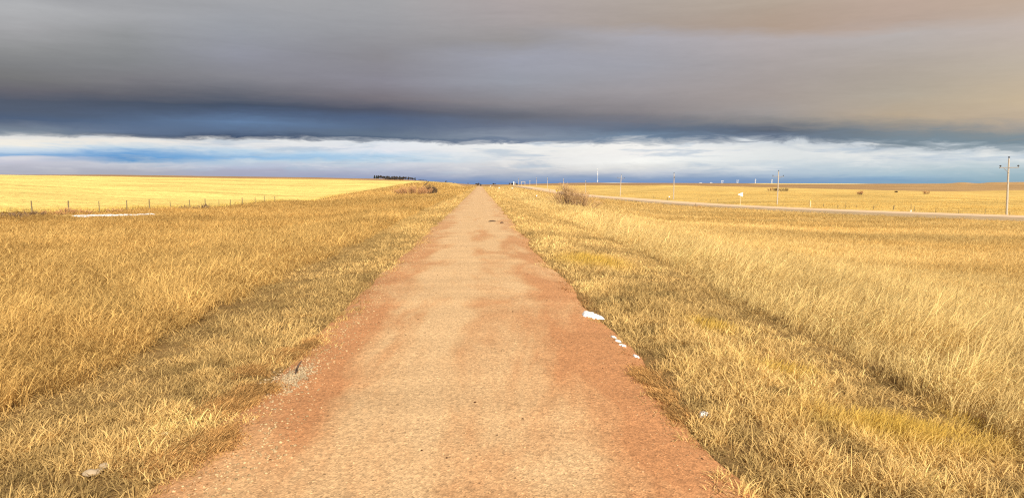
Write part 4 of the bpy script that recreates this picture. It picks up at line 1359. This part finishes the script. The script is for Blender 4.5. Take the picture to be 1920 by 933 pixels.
# radio mast
A = px_at(1120.3, 346, 2150); B = px_at(1120.3, 316.5, 2150); z = g1(A[0], A[1]); H = B[2] - z
root = empty('radio_mast', (A[0], A[1], z)); tag(root, 'very tall thin pale lattice radio mast on the far horizon', 'mast')
b = MB(); wd = .8
nseg = int(H / 2.2)
cs = [(wd * math.cos(a), wd * math.sin(a)) for a in (0, 2.09, 4.19)]
for c in cs:
    b.tube([(c[0], c[1], -1), (c[0], c[1], H)], [.16, .16], 5)
for s_ in range(nseg):
    z0, z1 = H * s_ / nseg, H * (s_ + 1) / nseg
    for k in range(3):
        a, c = cs[k], cs[(k + 1) % 3]
        b.tube([(a[0], a[1], z0), (c[0], c[1], z1)], [.08, .08], 4); b.tube([(a[0], a[1], z1), (c[0], c[1], z1)], [.08, .08], 4)
b.build('lattice', M_TOWER, root)
for hz2, hgt in ((.98, 1.6), (.62, 3.2), (.14, 3.4)):
    for k in range(3):
        an = k * 2.09 + .5
        b = MB(); b.box((1.25 * math.cos(an), 1.25 * math.sin(an), H * hz2), (.55, .55, hgt))
        b.build('antenna', M_WHITE, root)


# twin-post transmission frames behind the far hill
def make_frame():
    root = empty('power_frame', (0, 0, 0))
    for sx in (-1, 1):
        b = MB(); b.tube([(sx * 2.4, 0, -8), (sx * 2.4, 0, 16)], [.42, .36], 8); b.build('post', M_TOWER, root)
    b = MB(); b.box((0, -.7, 14.4), (9.5, .4, .55)); b.build('crossarm', M_TOWER, root)
    b = MB(); b.tube([(-2.4, .75, 5), (2.4, .75, 11)], [.2, .2], 6); b.tube([(2.4, 1.1, 5), (-2.4, 1.1, 11)], [.2, .2], 6); b.build('cross_brace', M_TOWER, root)
    return root


TG = 'twin-post power line frames on the horizon'
pf = make_frame()
for k, (px, ty, lb) in enumerate(((1447.5, 336, 'faint power frame directly left of the second utility pole'), (1416.5, 335.5, 'tall pale power frame with crossarm, right of the pennant sign'), (1382.8, 337, 'power frame of two white posts above the pennant sign'),
                                  (1354.3, 338.2, 'power frame of two short white posts left of the pennant sign'), (1333.2, 341.6, 'low white power frame top, second from the left of its row'), (1313.5, 341.8, 'low white power frame top, leftmost of its row'))):
    o = pf if k == 0 else copy_tree(pf)
    Y = 2050
    B = px_at(px, ty, Y)
    o.location = (B[0], B[1], B[2] - 16); o.rotation_euler = (0, 0, .9 if k < 2 else .45)
    tag(o, lb, 'power frame', TG)


# ------------------------------------------------------------------ trees on the horizon
def make_tree(kind, seed):
    r_ = np.random.default_rng(seed)
    root = empty('far_tree', (0, 0, 0))
    b = MB()
    V, Fc = [], []
    if kind == 'conifer':
        b.tube([(0, 0, -.3), (0, 0, 1.6), (0, 0, 4.2)], [.16, .12, .04], 6)
        for k in range(420):
            t = r_.uniform(0, 1) ** .8
            z = .5 + 4.7 * t; rad = (1 - t) * 1.35 + .12
            a = r_.uniform(0, 2 * PI); q = math.sqrt(r_.uniform(.1, 1)) * rad * r_.uniform(.7, 1.15)
            c = np.array([q * math.cos(a), q * math.sin(a), z])
            s_ = .30
            i0 = len(V)
            for j in range(3): V.append(tuple(c + r_.normal(0, s_, 3)))
            Fc.append((i0, i0 + 1, i0 + 2))
    else:
        b.tube([(0, 0, -.3), (0, 0, 1.2), (.1, 0, 2.6)], [.2, .16, .08], 6)
        for k in range(7):
            a = r_.uniform(0, 2 * PI)
            b.tube([(0, 0, r_.uniform(.8, 1.8)), (.8 * math.cos(a), .8 * math.sin(a), r_.uniform(2.4, 3.4)), (1.4 * math.cos(a), 1.4 * math.sin(a), r_.uniform(3.4, 4.6))], [.09, .06, .02], 5)
        lob = [(r_.normal(0, .9), r_.normal(0, .9), r_.uniform(2.0, 4.0), r_.uniform(.6, 1.0)) for _ in range(9)]
        for k in range(520):
            l = lob[k % 9]
            d = r_.normal(0, 1, 3); d /= np.linalg.norm(d)
            c = np.array(l[:3]) + d * l[3] * r_.uniform(.5, 1.1)
            i0 = len(V)
            for j in range(3): V.append(tuple(c + r_.normal(0, .30, 3)))
            Fc.append((i0, i0 + 1, i0 + 2))
    b.build('trunk', M_BRANCH, root)
    m = MB(); m.v, m.f = V, Fc
    m.build('crown', M_CONIF if kind == 'conifer' else M_BARE, root)
    return root


protos = {'conifer': [make_tree('conifer', 1), make_tree('conifer', 2)], 'bare': [make_tree('bare', 3), make_tree('bare', 4)]}
first = {id(p): True for v in protos.values() for p in v}


def plant(kind, k, px, py, Y, hpx, label, group):
    p = protos[kind][k % 2]
    if first[id(p)]:
        o = p; first[id(p)] = False
    else:
        o = copy_tree(p)
    x, y = px_at(px, py, Y)[:2]
    s_ = hpx * 1.4 * Y / F_PX / 5.0
    o.location = (x, y, px_at(px, py, Y)[2] - .3 if g1(x, y) < px_at(px, py, Y)[2] - 3 else g1(x, y)); o.scale = (s_ * (1.25 if kind == 'conifer' else 1.3 + .12 * (k % 4)), s_ * 1.2, s_); o.rotation_euler = (0, 0, random.uniform(0, 6.28))
    tag(o, label, 'tree', group)


WGRP = 'dark trees of the far grove'
plant('conifer', 0, 702.5, 335, 1390, 4.4, 'leftmost pointed conifer of the far grove on the left horizon', WGRP)
plant('conifer', 1, 706.5, 335, 1400, 4.2, 'second pointed conifer from the left end of the far grove', WGRP)
rt = random.Random(5)
for k in range(26):
    px = 709 + k * 2.75 + .9 * math.sin(k * 2.3) + rt.uniform(-.6, .6)
    base = 335.4 + (px - 709) * .017
    plant('bare' if k % 5 else 'conifer', k, px, base, 1400 + rt.uniform(-20, 20), 4.3 * rt.uniform(.72, 1.12) * (1 - .25 * (k > 22)), 'dark tree in the back row of the far grove on the left horizon', WGRP)
for k in range(12):
    px = 723 + k * 2.8 + rt.uniform(-.5, .5)
    plant('bare', k, px, 337.2, 720, 3.3 * rt.uniform(.85, 1.1), 'dark tree in the denser front row of the far grove on the left horizon', 'front row of the far grove')
for k in range(6):
    px = 785.5 + k * 2.9
    plant('bare', k, px, 336.9 + k * .42, 1400, 1.5, 'low dark tree trailing off down the slope right of the far grove', 'low trees right of the far grove')
plant('bare', 0, 836, 341, 1400, 2.6, 'single low rounded tree on the skyline left of the trail end', 'single trees on the skyline')
plant('bare', 1, 877.5, 345.3, 1400, 1.6, 'small low tree on the skyline just left of the trail end', 'single trees on the skyline')
plant('bare', 0, 895.5, 347, 900, 4.6, 'dark tree standing at the vanishing end of the trail, left of a pair', 'trees at the end of the trail')
plant('conifer', 0, 901.5, 347, 900, 3.0, 'low dark tree standing at the vanishing end of the trail, right of a pair', 'trees at the end of the trail')
plant('bare', 1, 925, 346, 1200, 2.4, 'first dark tree of two close together right of the trail end', 'trees right of the trail end')
plant('bare', 0, 928.5, 346, 1200, 2.1, 'second dark tree of two close together right of the trail end', 'trees right of the trail end')
for k, (px, lb) in enumerate(((956.3, 'dark tree left of the white silo'), (960.3, 'dark tree touching the left side of the white silo'), (965.8, 'dark tree touching the right side of the white silo'), (969, 'small dark tree between the white silo and the farthest tall pole'))):
    plant('bare', k, px, 347, 1180, 3.0 if k < 3 else 2.2, lb, 'dark trees around the white silo')

# ------------------------------------------------------------------ sky
SUN_EL, SUN_AZ = math.radians(33), math.radians(160)    # clockwise from the trail direction: behind and to the right
w = bpy.data.worlds.new("World"); sc.world = w; w.use_nodes = True
nt = w.node_tree; nt.nodes.clear(); L = nt.links.new
out = N(nt, 'ShaderNodeOutputWorld'); bg = N(nt, 'ShaderNodeBackground'); bg.inputs['Strength'].default_value = .1
L(bg.outputs[0], out.inputs[0])
sky = N(nt, 'ShaderNodeTexSky', sky_type='NISHITA'); sky.sun_disc = False; sky.sun_elevation = SUN_EL; sky.sun_rotation = SUN_AZ
tc = N(nt, 'ShaderNodeTexCoord'); sp = N(nt, 'ShaderNodeSeparateXYZ'); L(tc.outputs['Generated'], sp.inputs[0])


def MA(op, a, b=None, c=None, clamp=False):
    n = N(nt, 'ShaderNodeMath', operation=op); n.use_clamp = clamp
    for k, v in enumerate((a, b, c)):
        if v is None: continue
        if isinstance(v, (int, float)): n.inputs[k].default_value = v
        else: L(v, n.inputs[k])
    return n.outputs[0]


hyp = MA('SQRT', MA('ADD', MA('MULTIPLY', sp.outputs['X'], sp.outputs['X']), MA('MULTIPLY', sp.outputs['Y'], sp.outputs['Y'])))
v0 = MA('DIVIDE', sp.outputs['Z'], MA('MAXIMUM', hyp, .001))
uaz = MA('ARCTAN2', sp.outputs['X'], sp.outputs['Y'])


def noise(su, sv, scale, detail, rough=.55, dist=0.0, seed=0.0):
    cb = N(nt, 'ShaderNodeCombineXYZ'); L(MA('MULTIPLY', uaz, su), cb.inputs[0]); L(MA('MULTIPLY', v0, sv), cb.inputs[1]); cb.inputs[2].default_value = seed
    n = N(nt, 'ShaderNodeTexNoise'); n.inputs['Scale'].default_value = scale; n.inputs['Detail'].default_value = detail; n.inputs['Roughness'].default_value = rough; n.inputs['Distortion'].default_value = dist
    L(cb.outputs[0], n.inputs['Vector'])
    return n.outputs['Fac']


SCOL = [50, 250, 450, 720, 960, 1200, 1440, 1680, 1900]
EDGE = [257, 257.5, 260, 265, 268.5, 268, 264, 274, 282]
DECK = [  # (photo row, colour) from the top of the frame to the cloud base
    [(0, (160, 161, 164)), (28, (176, 177, 179)), (60, (166, 166, 168)), (95, (142, 143, 144)), (125, (128, 129, 131)), (150, (121, 121, 122)), (172, (105, 104, 112)), (190, (84, 92, 108)), (210, (84, 95, 114)), (226, (81, 97, 122)), (238, (106, 118, 137)), (250, (128, 141, 155))],
    [(0, (162, 163, 166)), (40, (166, 167, 170)), (80, (146, 148, 150)), (120, (132, 134, 137)), (155, (126, 125, 130)), (178, (102, 103, 112)), (195, (78, 88, 106)), (212, (82, 96, 119)), (230, (90, 109, 137)), (246, (100, 118, 145)), (254, (92, 106, 128))],
    [(0, (165, 166, 170)), (60, (155, 158, 165)), (100, (145, 147, 158)), (150, (135, 135, 142)), (178, (108, 110, 120)), (200, (70, 82, 102)), (214, (82, 99, 126)), (230, (101, 128, 163)), (245, (93, 112, 140)), (255, (70, 86, 112))],
    [(0, (168, 168, 170)), (60, (158, 158, 162)), (110, (142, 140, 145)), (150, (140, 138, 148)), (182, (122, 117, 124)), (205, (82, 88, 106)), (220, (84, 101, 130)), (240, (93, 109, 133)), (252, (100, 116, 136)), (259, (88, 104, 126))],
    [(0, (175, 165, 163)), (40, (170, 162, 162)), (85, (154, 150, 150)), (108, (158, 160, 172)), (150, (152, 155, 165)), (190, (138, 135, 140)), (215, (103, 107, 119)), (235, (110, 120, 140)), (255, (140, 150, 165)), (263, (108, 124, 148))],
    [(0, (178, 168, 160)), (48, (172, 160, 152)), (70, (170, 168, 175)), (120, (160, 160, 168)), (170, (160, 155, 158)), (205, (140, 135, 138)), (225, (118, 120, 130)), (243, (98, 113, 134)), (258, (116, 137, 160))],
    [(0, (182, 167, 152)), (40, (178, 158, 142)), (62, (178, 170, 170)), (120, (170, 162, 160)), (180, (165, 155, 150)), (205, (165, 158, 155)), (225, (140, 138, 138)), (244, (93, 103, 119)), (255, (105, 118, 138))],
    [(0, (191, 170, 156)), (38, (185, 165, 152)), (58, (182, 175, 172)), (120, (175, 165, 155)), (180, (180, 170, 155)), (215, (185, 168, 145)), (235, (152, 147, 140)), (248, (128, 138, 145)), (265, (122, 139, 151))],
    [(0, (192, 172, 155)), (50, (193, 180, 172)), (120, (190, 178, 162)), (190, (200, 182, 155)), (220, (189, 172, 150)), (238, (164, 158, 150)), (252, (138, 147, 150)), (270, (124, 143, 154))]]
GAP = [  # from the cloud base down to the horizon
    [(260, (226, 226, 223)), (268, (240, 235, 224)), (275, (215, 225, 232)), (282, (190, 210, 230)), (290, (135, 175, 215)), (296, (215, 215, 222)), (305, (200, 200, 212)), (318, (183, 185, 198)), (340, (177, 175, 185))],
    [(260, (229, 226, 221)), (266, (238, 232, 224)), (275, (190, 210, 225)), (285, (112, 162, 211)), (296, (86, 146, 201)), (302, (120, 165, 205)), (307, (200, 205, 215)), (318, (176, 179, 192)), (340, (166, 168, 180))],
    [(263, (230, 230, 228)), (272, (230, 230, 231)), (284, (190, 212, 230)), (294, (140, 185, 225)), (301, (190, 207, 221)), (312, (180, 190, 210)), (322, (170, 172, 192)), (342, (158, 163, 188))],
    [(268, (226, 231, 236)), (280, (226, 229, 236)), (294, (176, 206, 229)), (302, (186, 211, 229)), (308, (206, 211, 221)), (318, (190, 195, 210)), (328, (165, 172, 195)), (338, (132, 149, 186))],
    [(271, (242, 242, 240)), (285, (236, 236, 233)), (300, (226, 226, 226)), (315, (210, 210, 212)), (325, (185, 190, 200)), (333, (150, 165, 190)), (343, (113, 144, 190))],
    [(272, (250, 248, 243)), (288, (246, 244, 241)), (302, (251, 251, 246)), (315, (226, 226, 223)), (325, (195, 200, 210)), (335, (140, 160, 190)), (344, (118, 149, 195))],
    [(268, (206, 213, 219)), (280, (227, 230, 230)), (295, (227, 231, 231)), (310, (206, 216, 223)), (325, (180, 195, 210)), (335, (140, 165, 195)), (344, (122, 153, 195))],
    [(278, (197, 205, 211)), (290, (221, 226, 227)), (305, (210, 218, 222)), (315, (190, 205, 212)), (330, (165, 190, 205)), (338, (130, 165, 195)), (345, (138, 169, 190))],
    [(286, (192, 202, 208)), (296, (216, 223, 225)), (310, (195, 208, 212)), (325, (160, 185, 195)), (342, (143, 174, 190))]]
EX = 2 ** EXPO
VMAX = .26


def vrow(y, px):
    d = ray(px, y)
    return d[2] / math.hypot(d[0], d[1])


azc = [az_of(p) for p in SCOL]
AZL, AZR = azc[0], azc[-1]
un = MA('DIVIDE', MA('SUBTRACT', uaz, AZL), AZR - AZL, clamp=True)
pos = [(a - AZL) / (AZR - AZL) for a in azc]
er = ramp(nt, [(p, (vrow(e_, px) * 10,) * 3) for p, e_, px in zip(pos, EDGE, SCOL)])
L(un, er.inputs['Fac'])
edge = MA('DIVIDE', er.outputs['Color'], 10.0)
# wispy displacement of the layers
nA_ = noise(5, 26, 1.0, 8, .6, .4, 1.3)
nB_ = noise(16, 130, 1.0, 7, .6, .6, 4.1)
nC_ = noise(2.2, 9, 1.0, 6, .55, .3, 7.7)
lowm = MA('SUBTRACT', 1.0, MA('MULTIPLY', MA('SUBTRACT', v0, .05), 16.0, clamp=True))
nD_ = noise(17, 85, 1.0, 9, .62, 1.0, 23.0)
v1 = MA('ADD', v0, MA('MULTIPLY', MA('SUBTRACT', nA_, .5), .010))
v1 = MA('ADD', v1, MA('MULTIPLY', MA('MULTIPLY', MA('SUBTRACT', nD_, .5), lowm), MA('MULTIPLY', MA('MINIMUM', v0, .05), MA('MULTIPLY_ADD', un, .38, .22))))
v1 = MA('ADD', v1, MA('MULTIPLY', MA('SUBTRACT', nB_, .5), .008))
v1 = MA('ADD', v1, MA('MULTIPLY', MA('SUBTRACT', nC_, .5), MA('MULTIPLY', MA('MAXIMUM', MA('SUBTRACT', v0, .06), 0.0), .45)))
tg = MA('MULTIPLY', MA('DIVIDE', v1, edge), .4)
td = MA('ADD', .4, MA('MULTIPLY', MA('DIVIDE', MA('SUBTRACT', v1, edge), MA('SUBTRACT', VMAX, edge)), .6))
isd = MA('GREATER_THAN', v1, edge)
tt = MA('ADD', MA('MULTIPLY', tg, MA('SUBTRACT', 1.0, isd)), MA('MULTIPLY', td, isd), clamp=True)
cur = None
for k in range(9):
    ev = vrow(EDGE[k], SCOL[k])
    st = []
    for (y_, c) in GAP[k]:
        st.append((min(max(.4 * vrow(y_, SCOL[k]) / ev, 0), .392), c))
    for (y_, c) in DECK[k]:
        st.append((min(max(.4 + .6 * (vrow(y_, SCOL[k]) - ev) / (VMAX - ev), .408), 1), c))
    st = [(p, tuple(x / EX * 10 for x in lin(c))) for p, c in st]
    r = ramp(nt, st); L(tt, r.inputs['Fac'])
    if cur is None:
        cur = r.outputs['Color']
    else:
        f = MA('DIVIDE', MA('SUBTRACT', un, pos[k - 1]), pos[k] - pos[k - 1], clamp=True)
        mx = N(nt, 'ShaderNodeMix', data_type='RGBA'); L(f, mx.inputs[0]); L(cur, mx.inputs[6]); L(r.outputs['Color'], mx.inputs[7])
        cur = mx.outputs[2]
# streaks of lighter and darker cloud
n1 = noise(3.5, 30, 1.0, 7, .6, .8, 11.0); n2 = noise(12, 70, 1.0, 6, .6, .5, 15.0); n3 = noise(60, 260, 1.0, 4, .6, 0, 19.0)
k1 = MA('MULTIPLY_ADD', MA('SUBTRACT', n1, .5), .20, 1.0); k2 = MA('MULTIPLY_ADD', MA('SUBTRACT', n2, .5), .10, 1.0); k3 = MA('MULTIPLY_ADD', MA('SUBTRACT', n3, .5), .07, 1.0)
vs = N(nt, 'ShaderNodeVectorMath', operation='SCALE'); L(cur, vs.inputs[0]); L(MA('MULTIPLY', MA('MULTIPLY', k1, k2), k3), vs.inputs['Scale'])
# broken cloud in the bright gap: white puffs and bluish hollows
gm = MA('MULTIPLY', MA('SUBTRACT', 1.0, isd), MA('MULTIPLY', MA('SUBTRACT', v0, .006), 60.0, clamp=True))
nE_ = noise(13, 75, 1.0, 8, .62, .45, 31.0)
wh = MA('MULTIPLY', MA('MULTIPLY', MA('SUBTRACT', nE_, .53), 8.0, clamp=True), MA('MULTIPLY', MA('MULTIPLY', gm, MA('MULTIPLY_ADD', un, .4, .36))))
mw = N(nt, 'ShaderNodeMix', data_type='RGBA'); L(wh, mw.inputs[0]); L(vs.outputs[0], mw.inputs[6]); mw.inputs[7].default_value = (*[x / EX * 10 for x in lin((250, 247, 240))], 1)
nF_ = noise(9, 80, 1.0, 8, .62, .4, 37.0)
bl = MA('MULTIPLY', MA('MULTIPLY', MA('SUBTRACT', nF_, .53), 8.0, clamp=True), MA('MULTIPLY', gm, .55))
mb = N(nt, 'ShaderNodeMix', data_type='RGBA'); L(bl, mb.inputs[0]); L(mw.outputs[2], mb.inputs[6]); mb.inputs[7].default_value = (*[x / EX * 10 for x in lin((168, 188, 208))], 1)
# unseen bright broken overcast, added behind the camera and overhead as fill
wb = MA('MULTIPLY', MA('SUBTRACT', MA('MULTIPLY', sp.outputs['Y'], -1.0), -.1), 1.2, clamp=True)
wz = MA('MULTIPLY', MA('SUBTRACT', sp.outputs['Z'], .45), 1.4, clamp=True)
ws_ = MA('MULTIPLY', MA('MAXIMUM', wb, wz), .9)
mx = N(nt, 'ShaderNodeMix', data_type='RGBA'); L(ws_, mx.inputs[0]); L(mb.outputs[2], mx.inputs[6])
nG_ = noise(3, 2, 1.0, 6, .6, .5, 41.0)
mo = N(nt, 'ShaderNodeMix', data_type='RGBA'); L(MA('MULTIPLY', MA('SUBTRACT', nG_, .38), 4.0, clamp=True), mo.inputs[0]); L(sky.outputs[0], mo.inputs[6]); mo.inputs[7].default_value = (5.4, 5.15, 4.8, 1)
L(mo.outputs[2], mx.inputs[7])
L(mx.outputs[2], bg.inputs['Color'])

# sun
sd = bpy.data.lights.new('sun', 'SUN'); sd.energy = 4.9; sd.angle = math.radians(.5); sd.color = (1.0, .93, .80)
so = bpy.data.objects.new('sun', sd); COL.objects.link(so)
sdir = np.array([math.sin(SUN_AZ) * math.cos(SUN_EL), math.cos(SUN_AZ) * math.cos(SUN_EL), math.sin(SUN_EL)])
from mathutils import Vector
so.rotation_euler = Vector(tuple(sdir)).to_track_quat('Z', 'Y').to_euler()
so.location = (20, -20, 30)

# ------------------------------------------------------------------ render settings
vs_ = sc.view_settings
vs_.view_transform = 'Standard'; vs_.look = 'None'; vs_.exposure = EXPO; vs_.gamma = 1; vs_.use_curve_mapping = False
cy = sc.cycles
cy.max_bounces = 5; cy.diffuse_bounces = 3; cy.glossy_bounces = 2; cy.transmission_bounces = 3; cy.transparent_max_bounces = 4
cy.use_adaptive_sampling = True; cy.adaptive_threshold = .02
cy.use_denoising = False
cy.pixel_filter_type = 'BLACKMAN_HARRIS'; cy.filter_width = 1.2
cy.sample_clamp_indirect = 4
